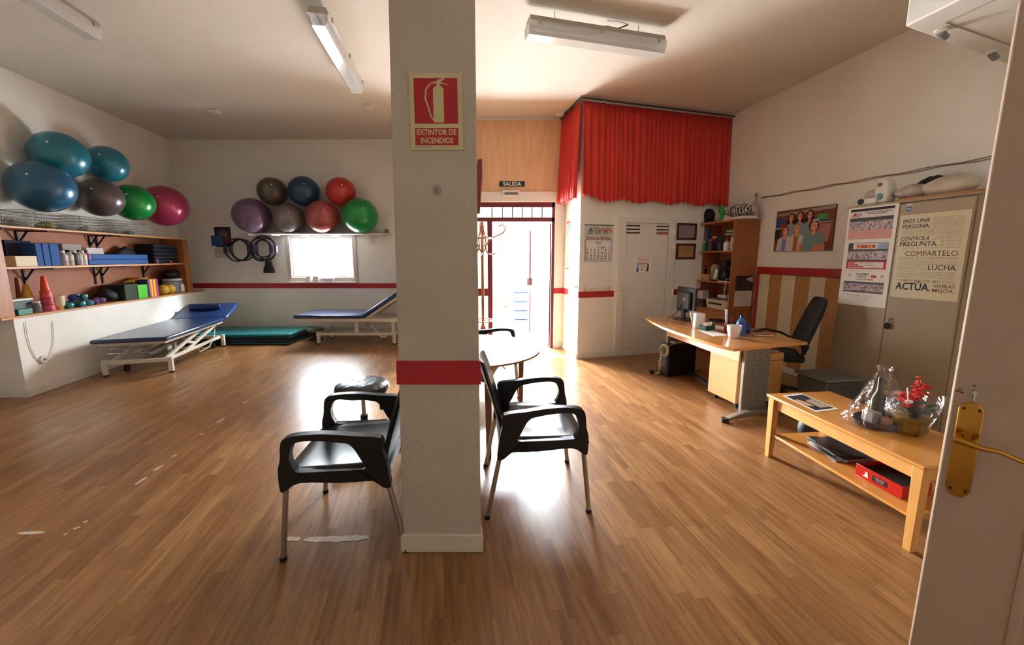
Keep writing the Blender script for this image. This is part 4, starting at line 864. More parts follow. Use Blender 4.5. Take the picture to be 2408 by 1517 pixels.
def tx(s, x, y, size, m=0, sx=1, bold=.012, al='CENTER', sh=0): mb.text(s, size, X(px(x)), Z(pz(y)), -.0056, m, al, sx, bold, sh)
tx('JUNTOS', 810, 300, .042, 2); tx('SOMOS', 800, 400, .062, 2, 1.05, .02); tx('más', 800, 470, .05, 0, 1.1, .01, 'CENTER', .3)
tx('Cuantos somos, más fuertes que la', 570, 578, .021, 3, 1.0); tx('Esclerosis Múltiple', 560, 665, .054, 2, 1.0, .02)
tx('MARZO', 570, 795, .034, 0, 1, .01); tx('2025', 570, 868, .042, 3, 1, .0)
day = 3
for r_ in range(4):
    for c_ in range(7):
        mb.text(str(day), .052, X(px(140 + c_ * 136)), Z(pz(1085 + 108 * r_)), -.0058, 2 if c_ == 6 else 0, 'CENTER', .85, .018); day += 1
mb.text('1', .048, X(px(820)), Z(pz(985)), -.0058, 0); mb.text('2', .052, X(px(950)), Z(pz(985)), -.0058, 2)
for x, m_ in ((545, 1), (610, 4), (690, 0), (750, 0)): mb.disc(X(px(x)), Z(pz(958)), .010, .010, -.0057, m_)
for x in (100, 240, 880, 1000): mb.sheet(X(px(x - 30)), X(px(x + 30)), Z(pz(757)), Z(pz(742)), -.0057, 0)
mb.sheet(X(px(80)), X(px(90)), Z(pz(1400)), Z(pz(880)), -.0057, 0)
mb.build('print', [ink_m, mat('faded_maroon', (132, 86, 84), .7), redink_m, mat('soft_grey_ink', (150, 146, 142), .7), mat('sand_ink', (210, 160, 110), .7)], CAL)
q0 = FP.at(1381, 679, .04); q1 = FP.at(1433, 678, .04)
t = T('grab_rail', 'horizontal cream grab rail under the wall calendar', 'rail', FP.pt(q0[0], q0[1], .001), FP.rz); L_ = q1[0] - q0[0]
MB().tube([(0, -.06, 0), (L_, -.06, 0)], .020, 14).build('bar', cream_metal, t)
for x in (0.0, L_): MB().cyl((x, 0, 0), (x, -.06, 0), .022, 14).cyl((x, 0, 0), (x, -.012, 0), .036, 18).build('bracket', cream_metal, t)
for (a, b, lb, pm, kind) in (((1590, 564), (1638, 526), 'upper dark red framed certificate beside the white door', mat('cert_grey', (150, 138, 136), .4, noise=.12, nscale=14), 0), ((1588, 610), (1635, 573), 'lower dark red framed certificate beside the bookcase', mat('cert_ochre', (176, 142, 92), .4, noise=.06), 1)):
    q0 = FP.at(*a); q1 = FP.at(*b); w_, h_ = q1[0] - q0[0], q1[1] - q0[1]
    t = T('framed_certificate', lb, 'certificate', FP.pt(q0[0], q0[1], .001), FP.rz, 'certificates beside the bookcase')
    MB().ring(rect(0, w_, 0, h_), rect(.032, w_ - .032, .032, h_ - .032), -.02, 0).build('picture_frame', mat('frame_maroon', (92, 20, 30), .35), t, bevel=.003)
    MB().sheet(.03, w_ - .03, .03, h_ - .03, -.006).build('document', pm, t)
    mb = MB()
    if kind: mb.disc(w_ * .5, h_ * .78, .008, .01, -.007).sheet(w_ * .3, w_ * .7, h_ * .64, h_ * .665, -.007)
    else:
        mb.disc(w_ * .17, h_ * .82, .007, .01, -.007)
        for k in range(6): mb.sheet(w_ * .2, w_ * (.45 + .08 * (k % 3)), h_ * (.25 + .09 * k), h_ * (.265 + .09 * k), -.007)
    mb.build('writing', mat('cert_ink', (96, 78, 66), .7), t)
# price sticker on the white door
q0 = FP.at(1491, 641, .023); q1 = FP.at(1533, 605, .023); w_, h_ = q1[0] - q0[0], q1[1] - q0[1]
t = T('price_notice', 'small 0,60 price notice with a bottle and coffee pot stuck on the white door', 'notice', FP.pt(q0[0], q0[1], .0225), FP.rz)
panel(t, 0, w_, 0, h_, paper_m, .001)
mb = MB(); mb.text('BOTELLA DE AGUA', .024, w_ * .5, h_ * .88, -.002, 1, bold=.02).text('CAFE INDIVIDUAL', .026, w_ * .5, h_ * .76, -.002, 1, bold=.02).text('0,60 €', .05, w_ * .48, h_ * .52, -.002, 1, bold=.03).text('Recipiente', .026, w_ * .5, h_ * .36, -.002, 0)
mb.poly([(w_ * .12, h_ * .05), (w_ * .26, h_ * .05), (w_ * .26, h_ * .3), (w_ * .12, h_ * .3)], -.002, 2).poly([(w_ * .12, h_ * .3), (w_ * .26, h_ * .3), (w_ * .25, h_ * .55), (w_ * .21, h_ * .62), (w_ * .17, h_ * .62), (w_ * .13, h_ * .55)], -.002, 3).disc(w_ * .19, h_ * .65, .008, .008, -.0022, 0)
mb.poly([(w_ * .68, h_ * .06), (w_ * .82, h_ * .06), (w_ * .84, h_ * .45), (w_ * .80, h_ * .62), (w_ * .74, h_ * .58), (w_ * .76, h_ * .4), (w_ * .72, h_ * .2)], -.002, 0).disc(w_ * .45, h_ * .2, .014, .018, -.002, 4).disc(w_ * .72, h_ * .07, .03, .008, -.0021, 3)
mb.build('print', [ink_m, redink_m, mat('sticker_blue', (70, 100, 160), .6), mat('sticker_lilac', (176, 170, 196), .6), mat('sticker_tan', (170, 120, 90), .6)], t)

# ================================================================ bookcase
s1_ = FR.at(1790, 514)[0]; s0_ = 0.02; BW = s1_ - s0_; BDp = 0.42
FK = Frame((FR.pt(s1_, 0, BDp).x, FR.pt(s1_, 0, BDp).y), (-FR.n.x, -FR.n.y))     # near side face
FF = Frame((FR.pt(s0_, 0, BDp).x, FR.pt(s0_, 0, BDp).y), (FR.u.x, FR.u.y))         # open front
BK = T('bookcase', 'tall honey wood bookcase full of odds and ends', 'bookcase', FR.pt(s0_), FR.rz)
BT = FF.at(1734, 514)[1]
zA = FF.at(1725, 589)[1]; zB = FF.at(1716, 665)[1]; zC = FF.at(1707, 733)[1]
sidew = mat('bookcase_side', (158, 92, 50), .45, noise=.15, nscale=3, stretch=(10, 10, 1.0), coat=.2)
MB().box(BW - .024, BW, -BDp, 0, 0, BT - .026).build('side_panel', sidew, BK, bevel=.002); MB().box(0, .024, -BDp, 0, 0, BT - .026).build('side_panel', sidew, BK, bevel=.002)
MB().box(-.004, BW + .004, -BDp - .004, 0, BT - .026, BT).build('top_board', oak_m, BK, bevel=.003)
for z in (zA, zB, zC): MB().box(.024, BW - .024, -BDp + .004, -.012, z - .022, z).build('shelf', oak_m, BK, bevel=.002)
MB().box(.024, BW - .024, -.012, 0, .06, BT - .026).build('back_panel', sidew, BK)
MB().box(.026, BW / 2 - .002, -BDp, -BDp + .02, .07, zC - .024).build('cabinet_door', oak_m, BK, bevel=.003); MB().box(BW / 2 + .002, BW - .026, -BDp, -BDp + .02, .07, zC - .024).build('cabinet_door', oak_m, BK, bevel=.003)
MB().box(.024, BW - .024, -BDp + .03, -.02, 0.0, .06).build('plinth', sidew, BK)
def onb(px, py, z, off): # position on bookcase shelf from pixel x
    s = FR.at(px, py, off)[0]; return FR.pt(s, z + .001, off), s
def hb(px, py, z, off): return FR.at(px, py, off)[1] - z
def bbox_(name, lb, cat, px0, px1, pt, z, off, d, m, grp=None, ax=650, bevel=.004):
    a = FR.at(px0, ax, off)[0]; b = FR.at(px1, ax, off)[0]; h = hb((px0 + px1) / 2, pt, z, off)
    return tag(MB().box(0, b - a, 0, d, 0, max(.02, h)).build(name, m, loc=FR.pt(a, z + .001, off), rz=FR.rz, bevel=bevel), lb, cat, grp)
def bbot(px, pt, z, off, r, body, cap, lb, slim=.45, grp='bottles on the top bookcase shelf'):
    p, s = onb(px, 585, z, off); h = hb(px, pt, z, off); return bottle(s, z + .001, off, r, h, body, cap, lb, FR, grp, slim=slim)
OB = .34
bbot(1656, 567, zA, OB, .030, mat('jade_bottle', (30, 150, 110), .3), paper_m, 'small jade bottle with white cap on the top bookcase shelf')
bbot(1661, 538, zA, OB - .08, .045, mat('blue_tube', (30, 74, 140), .4), MATS['blue_tube'], 'tall blue tube on the top bookcase shelf', .9)
bbot(1670, 563, zA, OB, .055, mat('dark_jar', (60, 44, 46), .3), mat('red_lid', (190, 36, 30), .4), 'dark jar with a red lid on the top bookcase shelf', .8)
bbot(1680, 556, zA, OB - .12, .05, mat('brown_jar', (96, 70, 56), .3), beech_m, 'brown jar behind the red lidded one', .8)
bbot(1693, 560, zA, OB - .02, .05, mat('indigo_bottle', (38, 46, 90), .3), MATS['indigo_bottle'], 'indigo bottle in the middle of the top bookcase shelf', .5)
bbot(1708, 563, zA, OB, .045, paper_m, mat('rose_cap', (190, 80, 90), .4), 'white spray bottle with rose cap on the top bookcase shelf', .35)
bbox_('white_box', 'white box with dark curve at the near end of the top bookcase shelf', 'box', 1717, 1724, 556, zA, OB, .2, mat('box_mono', (206, 200, 196), .5, noise=.5, nscale=7), None, 570)
mb = MB()
for k in range(4): tag(MB().box(0, .30, 0, .2, 0, .018).build('magazine', mat('mag_%d' % (k % 2), ((206, 200, 190), (90, 110, 70))[k % 2], .5), loc=FR.pt(.47 + .01 * k, zA + .235 + k * .021, .30), rz=FR.rz + .1 * (k % 2), bevel=.002), ['bottom', 'lower middle', 'upper middle', 'top'][k] + ' magazine lying across the jars of the top bookcase shelf', 'magazine', 'magazines on the top bookcase shelf')
tag(MB().box(0, .24, 0, .2, 0, .225).build('black_box', black_m, loc=FR.pt(.50, zA + .001, .24), rz=FR.rz, bevel=.006), 'black box behind the bottles of the top bookcase shelf', 'box')
# middle shelf
bbox_('cardboard_tray', 'beige cardboard tray on the middle bookcase shelf', 'tray', 1643, 1667, 645, zB, OB, .16, mat('kraft_beige', (188, 142, 96), .7))
zt2 = hb(1655, 645, zB, OB) + zB
p, s = onb(1654, 640, zt2, OB - .08)
t = T('coffee_jar', 'black glass jar standing on the beige cardboard tray', 'jar', FR.pt(s, zt2 + .002, OB - .08)); MB().lathe([(.05, 0), (.055, .01), (.055, .09), (.045, .11)], n=24).build('jar_body', mat('dark_glass', (22, 18, 18), .15), t); MB().lathe([(.056, .112), (.056, .14)], n=24).build('lid', black_m, t)
p, s = onb(1677, 660, zB, OB - .12)
tag(MB().lathe([(.05, 0), (.06, .02), (.055, .10), (.065, .16), (.06, .22), (.04, .25), (.01, .26)], n=24).build('teapot_tin', mat('cream_tin', (190, 170, 140), .4, noise=.2), loc=FR.pt(s, zB + .001, OB - .14)), 'cream tin behind the kettle on the middle bookcase shelf', 'tin')
p, s = onb(1684, 660, zB, OB)
t = T('electric_kettle', 'steel and black electric kettle on the middle bookcase shelf', 'kettle', FR.pt(s, zB + .001, OB), FR.rz)
MB().lathe([(.075, .02), (.08, .03), (.055, .17), (.045, .19), (.01, .20)], n=28).build('kettle_body', mat('brushed_steel', (176, 170, 162), .25, .9), t)
MB().lathe([(.082, 0), (.084, .02)], n=28).build('kettle_base', black_m, t); MB().tube([(.045, 0, .19), (.10, 0, .19), (.125, 0, .14), (.11, 0, .06), (.075, 0, .04)], .013, 10).build('kettle_handle', black_m, t)
p, s = onb(1706, 660, zB, OB - .08)
t = T('coffee_maker', 'black drip coffee maker at the near end of the middle bookcase shelf', 'coffee maker', FR.pt(s, zB + .001, OB - .10), FR.rz)
MB().box(-.09, .09, -.12, .10, 0, .03).box(-.09, .09, .02, .10, .03, .27).box(-.09, .09, -.11, .10, .24, .32).build('body', blackp, t, bevel=.012)
MB().lathe([(.055, .035), (.07, .06), (.065, .13), (.045, .16)], c=(0, -.05, 0), n=24).build('glass_jug', mat('smoked_glass', (50, 44, 44), .08, alpha=.7), t); MB().tube([(0, -.11, .14), (0, -.155, .12), (0, -.15, .06), (0, -.115, .06)], .008, 8).build('jug_handle', blackp, t)
tag(MB().box(0, .26, 0, .06, 0, .014).build('white_tray', paper_m, loc=FR.pt(FR.at(1686, 662, .41)[0], zB + .001, .41), rz=FR.rz, bevel=.004), 'slim white tray at the front of the middle bookcase shelf', 'tray')
# lower shelf
t = T('printer', 'cream inkjet printer on the lower bookcase shelf', 'printer', FR.pt(FR.at(1658, 720, .40)[0], zC + .001, .40), FR.rz)
PW = FR.at(1712, 725, .40)[0] - FR.at(1658, 720, .40)[0]
crp = mat('printer_cream', (206, 192, 168), .4)
MB().prism([(.04, 0), (PW - .03, 0), (PW, .12), (PW, .15), (0, .15), (0, .13)], 0, .28, 'y').build('printer_body', crp, t, bevel=.01)
MB().box(.08, PW * .72, -.004, .01, .075, .10).build('paper_slot', black_m, t); MB().box(.02, PW - .02, .03, .26, .15, .165).build('scanner_lid', mat('printer_lid_dark', (92, 84, 78), .35), t, bevel=.006)
bbox_('tissue_pack', 'crumpled white tissue pack on top of the printer', 'tissue pack', 1685, 1706, 694, zC + .168, .30, .12, paper_m, None, 700, .02)
bbox_('storage_box', 'black and white box left of the printer', 'box', 1634, 1650, 703, zC, .40, .2, mat('mono_box', (70, 62, 56), .5, noise=.8, nscale=9), None, 715)
zt3 = zC + hb(1645, 703, zC, .40) + .002
bbox_('storage_box', 'small white card box with a pink mark above the black and white box', 'box', 1639, 1652, 683, zt3, .38, .12, mat('white_card', (206, 196, 186), .6, noise=.1), None, 690)
# top of bookcase
p = FR.pt(FR.at(1665, 515, .28)[0], BT, .28)
t = T('sandwich_maker', 'black rounded appliance at the far end of the bookcase top', 'appliance', p + Vector((0, 0, .001)), FR.rz)
MB().ball((0, 0, .12), .12, sc=(1.0, .7, .95)).build('shell', black_m, t); MB().box(-.10, .12, -.07, .07, 0, .04).build('foot_block', black_m, t, bevel=.01); MB().tube([(-.1, -.05, .06), (-.14, -.06, .12), (-.12, -.05, .2), (-.06, -.03, .235)], .012, 8).build('handle_bar', mat('dark_metal', (60, 50, 50), .3), t)
p = FR.pt(FR.at(1738, 500, .24)[0], BT + .045, .24)
t = T('patterned_bag', 'white bag with black zigzag pattern on the bookcase top', 'bag', p, FR.rz)
rs = []
for i in range(13):
    x = -.24 + .48 * i / 12; q = math.sin(math.pi * (i + .6) / 13.2) ** .5; rs.append([(x, .11 * q * math.cos(a), .09 + .09 * q * math.sin(a) * (1 + .1 * math.sin(i * 2 + a * 3))) for a in [2 * math.pi * k / 16 for k in range(16)]])
zz_ = bpy.data.materials.new('zigzag_cloth'); zz_.use_nodes = True; nt = zz_.node_tree; wv_ = nt.nodes.new('ShaderNodeTexWave'); wv_.inputs['Scale'].default_value = 7; wv_.inputs['Distortion'].default_value = 6; wv_.inputs['Detail Scale'].default_value = 3; tcn = nt.nodes.new('ShaderNodeTexCoord'); rp = nt.nodes.new('ShaderNodeValToRGB'); rp.color_ramp.interpolation = 'CONSTANT'; rp.color_ramp.elements[0].color = srgb(24, 26, 26); rp.color_ramp.elements[1].position = .45; rp.color_ramp.elements[1].color = srgb(206, 200, 186)
nt.links.new(tcn.outputs['Object'], wv_.inputs['Vector']); nt.links.new(wv_.outputs['Fac'], rp.inputs[0]); nt.links.new(rp.outputs[0], nt.nodes['Principled BSDF'].inputs['Base Color'])
MB().rings(rs).build('bag_body', zz_, t)
tag(MB().box(-.20, .26, -.12, .12, 0, .02).box(-.15, .22, -.10, .12, .02, .04).build('flat_box', paper_m, loc=FR.pt(FR.at(1738, 500, .24)[0] - .02, BT + .002, .24), rz=FR.rz, bevel=.003), 'flat white packs under the zigzag bag', 'pack')
gp = mat('leaf_green', (46, 140, 46), .5)
t = T('green_toy', 'bright green figure shaped like a cactus on the bookcase top', 'figurine', FR.pt(FR.at(1697, 505, .36)[0], BT + .001, .36))
MB().lathe([(.03, 0), (.035, .02), (.022, .05), (.03, .12), (.026, .2), (.01, .24)], n=14).build('stem', gp, t); MB().tube([(0, 0, .08), (.04, -.01, .1), (.045, -.01, .15)], .012, 8).build('arm', gp, t); MB().tube([(0, 0, .11), (-.04, 0, .13), (-.045, 0, .19)], .012, 8).build('arm', gp, t)
t = T('glass_bottle', 'corked clear glass bottle at the near end of the bookcase top', 'bottle', FR.pt(FR.at(1778, 508, .10)[0] - .03, BT + .001, .10))
hB = FR.at(1778, 455, .10)[1] - BT
MB().lathe([(.04, 0), (.045, .01), (.045, hB * .35), (.03, hB * .55), (.016, hB * .7), (.016, hB * .86)], n=20).build('bottle_body', mat('pinkish_glass', (206, 176, 170), .1, alpha=.55), t); MB().cyl((0, 0, hB * .865), (0, 0, hB), .017, 14, m=0, r2=.02).build('cork', mat('cork', (150, 90, 60), .8), t)
# small calendar on the bookcase side
q0 = FK.at(1725, 721); q1 = FK.at(1768, 684); q2 = FK.at(1728, 649)
t = T('photo_calendar', 'small photo calendar taped to the bookcase side', 'calendar', FK.pt(q0[0], q0[1], .001), FK.rz); w_ = q1[0] - q0[0]; h1_ = q1[1] - q0[1]; h2_ = q2[1] - q0[1]
MB().box(0, w_, -.004, 0, 0, h1_).build('month_page', mat('calendar_paper', (214, 200, 188), .7), t); MB().box(0, w_, -.003, 0, h1_ + .003, h2_).build('photo_page', mat('dog_photo', (52, 38, 36), .4, noise=.9, nscale=11), t)
mb = MB(); mb.poly([(w_ * .55, h2_ * .90), (w_ * .98, h2_ * .98), (w_ * .98, h2_ * .78)], -.0035, 1)
for r_ in range(4):
    for c_ in range(7): mb.sheet(w_ * (.08 + .125 * c_), w_ * (.11 + .125 * c_), h1_ * (.2 + .17 * r_), h1_ * (.24 + .17 * r_), -.0048, 0)
mb.text('ENERO', .03, w_ * .5, h1_ * .86, -.0048, 2)
mb.build('print', [ink_m, mat('sky_patch', (190, 186, 184), .6), redink_m], t)
# white cables hanging at the bookcase
MBc = MB(); ca = FF.at(1708, 655, .012); cb_ = FF.at(1704, 735, .012)
tag(MBc.tube([FF.pt(ca[0] + .04, ca[1] - .0, .01), FF.pt(ca[0], ca[1], .014), FF.pt(ca[0] - .02, (ca[1] + cb_[1]) / 2, .016), FF.pt(cb_[0], cb_[1], .014), FF.pt(cb_[0] - .02, cb_[1] - .15, .016), FF.pt(cb_[0] - .06, cb_[1] - .25, .014)], .004, 6).build('power_cord', paper_m), 'pale cord hanging down the bookcase front', 'cord')

# ================================================================ right wall
railz = FR.at(1880, 630)[1]
w0 = FR.at(1783, 640)[0]; w1 = FR.at(1994, 600)[0] + .25
WN = T('trim_14', 'striped cream and wood wainscot edged in red', 'wainscot', FR.pt(w0), FR.rz); WN['kind'] = 'structure'
redt = mat('red_lacquer_trim', (168, 26, 24), .4, noise=.08, nscale=6)
MB().box(0, w1 - w0, -.03, 0, railz - .10, railz).build('top_rail', redt, WN, bevel=.006); MB().box(0, .045, -.028, 0, 0.0, railz - .10).build('end_post', redt, WN, bevel=.004)
crb = mat('cream_board', (214, 200, 168), .55, noise=.05, nscale=6); wdb = mat('tan_board', (176, 124, 70), .5, noise=.12, nscale=5, stretch=(10, 10, 1))
xs = [FR.at(px, 640)[0] - w0 for px in (1785, 1813, 1841.6, 1874, 1908.5, 1946, 1985)] + [w1 - w0]
xs[0] = .045
for k in range(len(xs) - 1): MB().box(xs[k] + .001, xs[k + 1] - .001, -.014, 0, .085, railz - .10).build('board', crb if k % 2 == 0 else wdb, WN, bevel=.003)
a = FR.at(1790, 467, .01); b_ = FR.at(2338, 371, .01)
mb = MB()
n_ = 24
for dz in (0, .014): mb.tube([FR.pt(a[0] + (b_[0] - a[0]) * i / n_, a[1] + (b_[1] - a[1]) * i / n_ + dz + .006 * math.sin(i * 1.3 + dz * 90), .008) for i in range(n_ + 1)], .0045, 6)
tag(mb.build('wall_cable', mat('cable_beige', (140, 116, 92), .7)), 'beige twin cable running along the upper right wall', 'cable')
# group photograph canvas
q = [FR.at(*p) for p in ((1821, 590), (1956, 591), (1972, 481), (1832, 496))]
x0 = (q[0][0] + q[3][0]) / 2; x1 = (q[1][0] + q[2][0]) / 2; z0 = (q[0][1] + q[1][1]) / 2; z1 = (q[2][1] + q[3][1]) / 2; w_, h_ = x1 - x0, z1 - z0
PC = T('photo_canvas', 'canvas print of six smiling people before a blue and green shelf', 'picture', FR.pt(x0, z0, .001), FR.rz)
MB().box(0, w_, -.022, 0, 0, h_).build('canvas', mat('canvas_brown', (120, 62, 44), .6, noise=.2, nscale=9), PC, bevel=.002)
cm = {}
cols = dict(grey=(150, 146, 132), blue=(36, 66, 150), green=(70, 160, 60), dark=(34, 20, 20), skin=(206, 130, 96), skin2=(222, 150, 110), white=(206, 196, 196), lav=(130, 130, 190), orange=(170, 96, 24), teal=(110, 146, 150), pinkw=(176, 120, 110), hair=(30, 18, 18), auburn=(120, 66, 38), ash=(150, 134, 110), scrub=(140, 150, 158), shelf=(196, 160, 120), mouth=(236, 220, 210))
names = list(cols); mats_ = [mat('print_' + n, cols[n], .6) for n in names]; I = {n: i for i, n in enumerate(names)}
mb = MB(); lay = [-.0225]
U = lambda x: (x - 330) / 1230 * w_
V_ = lambda y: (1080 - y) / 900 * h_
def L(pts, c): lay[0] -= .00006; mb.poly([(U(x), V_(y)) for x, y in pts], lay[0], I[c])
def O(x, y, rx, ry, c): lay[0] -= .00006; mb.disc(U(x), V_(y), rx / 1230 * w_, ry / 900 * h_, lay[0], I[c], 18)
L([(350, 250), (1560, 190), (1560, 260), (350, 300)], 'grey'); L([(340, 340), (620, 400), (620, 440), (430, 440), (430, 560), (340, 560)], 'blue'); L([(335, 560), (600, 550), (600, 570), (335, 585)], 'shelf')
L([(1230, 340), (1440, 340), (1420, 460), (1230, 440)], 'green'); L([(1250, 455), (1480, 455), (1480, 495), (1250, 500)], 'blue'); L([(1250, 500), (1540, 490), (1540, 510), (1250, 522)], 'shelf'); L([(1240, 540), (1520, 540), (1480, 900), (1240, 900)], 'pinkw'); L([(335, 600), (480, 600), (430, 800), (335, 800)], 'dark')
for x, y in ((685, 360), (875, 345), (1080, 340)):
    O(x, y + 20, 82, 130, 'hair'); L([(x - 95, y + 60), (x + 95, y + 60), (x + 110, y + 260), (x - 110, y + 260)], 'hair'); L([(x - 130, y + 200), (x - 60, y + 130), (x + 60, y + 130), (x + 130, y + 200), (x + 130, y + 420), (x - 160, y + 420)], 'scrub'); L([(x - 25, y + 70), (x + 25, y + 70), (x + 30, y + 160), (x - 30, y + 160)], 'skin'); O(x, y, 52, 80, 'skin'); O(x, y + 42, 20, 8, 'mouth')
    for s_ in (-1, 1): O(x + s_ * 20, y - 12, 7, 5, 'hair')
for x, y, hc, top_, inn, big in ((575, 640, 'auburn', 'white', 'lav', 1.0), (835, 600, 'ash', 'white', 'orange', 1.0), (1190, 580, 'hair', 'teal', 'teal', 1.25)):
    O(x, y - 15, 85 * big, 105 * big, hc)
    if hc == 'hair': O(x + 20, y - 90, 85, 60, 'white'); L([(x - 60, y - 110), (x + 80, y - 110), (x + 90, y - 60), (x - 70, y - 60)], 'hair')
    L([(x - 190 * big, 1075), (x - 150 * big, y + 170), (x - 60, y + 120), (x + 60, y + 120), (x + 160 * big, y + 170), (x + 200 * big, 1075)], top_); L([(x - 50, y + 120), (x + 50, y + 120), (x + 30, 1075), (x - 60, 1075)], inn)
    L([(x - 30, y + 60), (x + 35, y + 60), (x + 45, y + 140), (x, y + 190), (x - 40, y + 140)], 'skin2'); O(x, y, 58 * big, 82 * big, 'skin2'); O(x, y + 45, 24, 9, 'mouth')
    for s_ in (-1, 1): O(x + s_ * 22 * big, y - 10, 9, 6, 'hair')
L([(1260, 960), (1430, 930), (1430, 1075), (1130, 1075)], 'skin'); L([(920, 900), (1000, 960), (960, 1075), (900, 1075)], 'skin')
mb.build('printed_picture', mats_, PC, recalc=False)

# ================================================================ metal cabinet and its posters
q0 = FR.at(1994, 488, .42); q1 = FR.at(2301, 461, .42)
CW = q1[0] - q0[0]; CZ = (q0[1] + q1[1]) / 2
cabm = mat('taupe_enamel', (158, 136, 106), .4, noise=.03, nscale=2); cabd = mat('taupe_dark', (80, 64, 46), .5)
CB = T('metal_cabinet', 'tall taupe metal cabinet with posters on its doors', 'cabinet', FR.pt(q0[0]), FR.rz)
MB().box(0, CW, -.40, 0, 0.0, CZ).build('carcass', cabm, CB, bevel=.004); MB().box(-.012, CW + .012, -.425, .0, CZ, CZ + .022).build('top_plate', cabm, CB, bevel=.004)
sp = FR.at(2105, 600, .42)[0] - q0[0]; sp = (FR.at(2122, 480, .42)[0] + FR.at(2061, 858, .42)[0]) / 2 - q0[0]
MB().box(.012, sp - .002, -.42, -.40, .06, CZ - .012).build('cabinet_door', cabm, CB, bevel=.003); d2_ = MB().box(sp + .002, CW - .012, -.42, -.40, .06, CZ - .012).build('cabinet_door', cabm, CB, bevel=.003)
lk = FR.at(2091, 750, .43)
MB().cyl((lk[0] - q0[0] + .01, -.42, lk[1]), (lk[0] - q0[0] + .01, -.435, lk[1]), .014, 16).box(lk[0] - q0[0] + .008, lk[0] - q0[0] + .012, -.46, -.435, lk[1] - .012, lk[1] + .004).build('lock', chrome_m, d2_)
tag(MB().ball((0, 0, 0), .026, sc=(1, .3, 1.25)).tube([(.0, 0, .03), (.01, 0, .045), (.012, .005, .06)], .002, 6).build('key_fob', black_m, loc=FR.pt(lk[0] - .004, lk[1] - .065, .44), rz=FR.rz), 'black key fob hanging from the cabinet lock', 'key fob')
def onface(name, label, cat, c4, off, thick=.0012):
    """sheet whose four corners (TL, TR, BR, BL) lie on the cabinet face"""
    c = [FR.at(x, y, off) for x, y in c4]
    x0 = (c[0][0] + c[3][0]) / 2; x1 = (c[1][0] + c[2][0]) / 2; z1 = (c[0][1] + c[1][1]) / 2; z0 = (c[2][1] + c[3][1]) / 2
    t = T(name, label, cat, FR.pt(x0, z0, off), FR.rz); w, h = x1 - x0, z1 - z0
    return t, w, h
t, w_, h_ = onface('event_poster', 'tall white three part poster of crowd photographs on the left cabinet door', 'poster', ((2001, 487), (2120, 479), (2077, 726), (1967, 712)), .4215)
panel(t, 0, w_, 0, h_, paper_m, .001)
def crowd(name, dark=(40, 34, 36)):
    if name in MATS: return MATS[name]
    m = bpy.data.materials.new(name); m.use_nodes = True; nt = m.node_tree; b = nt.nodes['Principled BSDF']; b.inputs['Roughness'].default_value = .5
    tc = nt.nodes.new('ShaderNodeTexCoord'); v = nt.nodes.new('ShaderNodeTexVoronoi'); v.inputs['Scale'].default_value = 62; nt.links.new(tc.outputs['Object'], v.inputs['Vector'])
    s = nt.nodes.new('ShaderNodeSeparateColor'); nt.links.new(v.outputs['Color'], s.inputs[0]); r = nt.nodes.new('ShaderNodeValToRGB'); r.color_ramp.interpolation = 'LINEAR'
    v.feature = 'SMOOTH_F1'
    e = r.color_ramp.elements; e[0].color = srgb(*dark); e[1].position = .45; e[1].color = srgb(196, 186, 190)
    for p_, c_ in ((.62, (170, 110, 92)), (.78, (84, 84, 110)), (.9, (120, 90, 70))): x = e.new(p_); x.color = srgb(*c_)
    nt.links.new(s.outputs[0], r.inputs[0]); nt.links.new(r.outputs[0], b.inputs['Base Color']); MATS[name] = m; return m
mb = MB(); y1, y2, y3, y4, y5 = -.0014, -.0018, -.0022, -.0026, -.003
A = lambda x: w_ * x
def Zp(v): return h_ * (1 - v)
# top photo: bar, header, picture
mb.sheet(A(.05), A(.93), Zp(.335), Zp(.02), y1, 6)
mb.sheet(A(.05), A(.93), Zp(.045), Zp(.02), y2, 0); mb.sheet(A(.05), A(.93), Zp(.16), Zp(.11), y2, 3); mb.sheet(A(.05), A(.93), Zp(.235), Zp(.145), y3, 4); mb.sheet(A(.05), A(.93), Zp(.325), Zp(.235), y2, 5)
mb.poly([(A(.09), Zp(.088)), (A(.20), Zp(.088)), (A(.145), Zp(.052))], y3, 1)
for k in range(4): mb.poly([(A(.16 + .03 * k), Zp(.055)), (A(.172 + .03 * k), Zp(.055)), (A(.225 + .03 * k), Zp(.09)), (A(.21 + .03 * k), Zp(.09))], y4, 2)
mb.text('A D E M V', .02, A(.17), Zp(.105), y3, 0, bold=.02); mb.text('ASOCIACION DE ESCLEROSIS', .017, A(.62), Zp(.066), y3, 0, bold=.02); mb.text('MULTIPLE VALDEMORO', .016, A(.62), Zp(.082), y3, 0, bold=.02); mb.text('www.ademv.com', .011, A(.62), Zp(.098), y3, 2)
mb.text('UN PASEO', .016, A(.50), Zp(.265), y3, 1, bold=.01); mb.text('ESCLEROSIS MULTIPLE', .014, A(.50), Zp(.285), y3, 1)
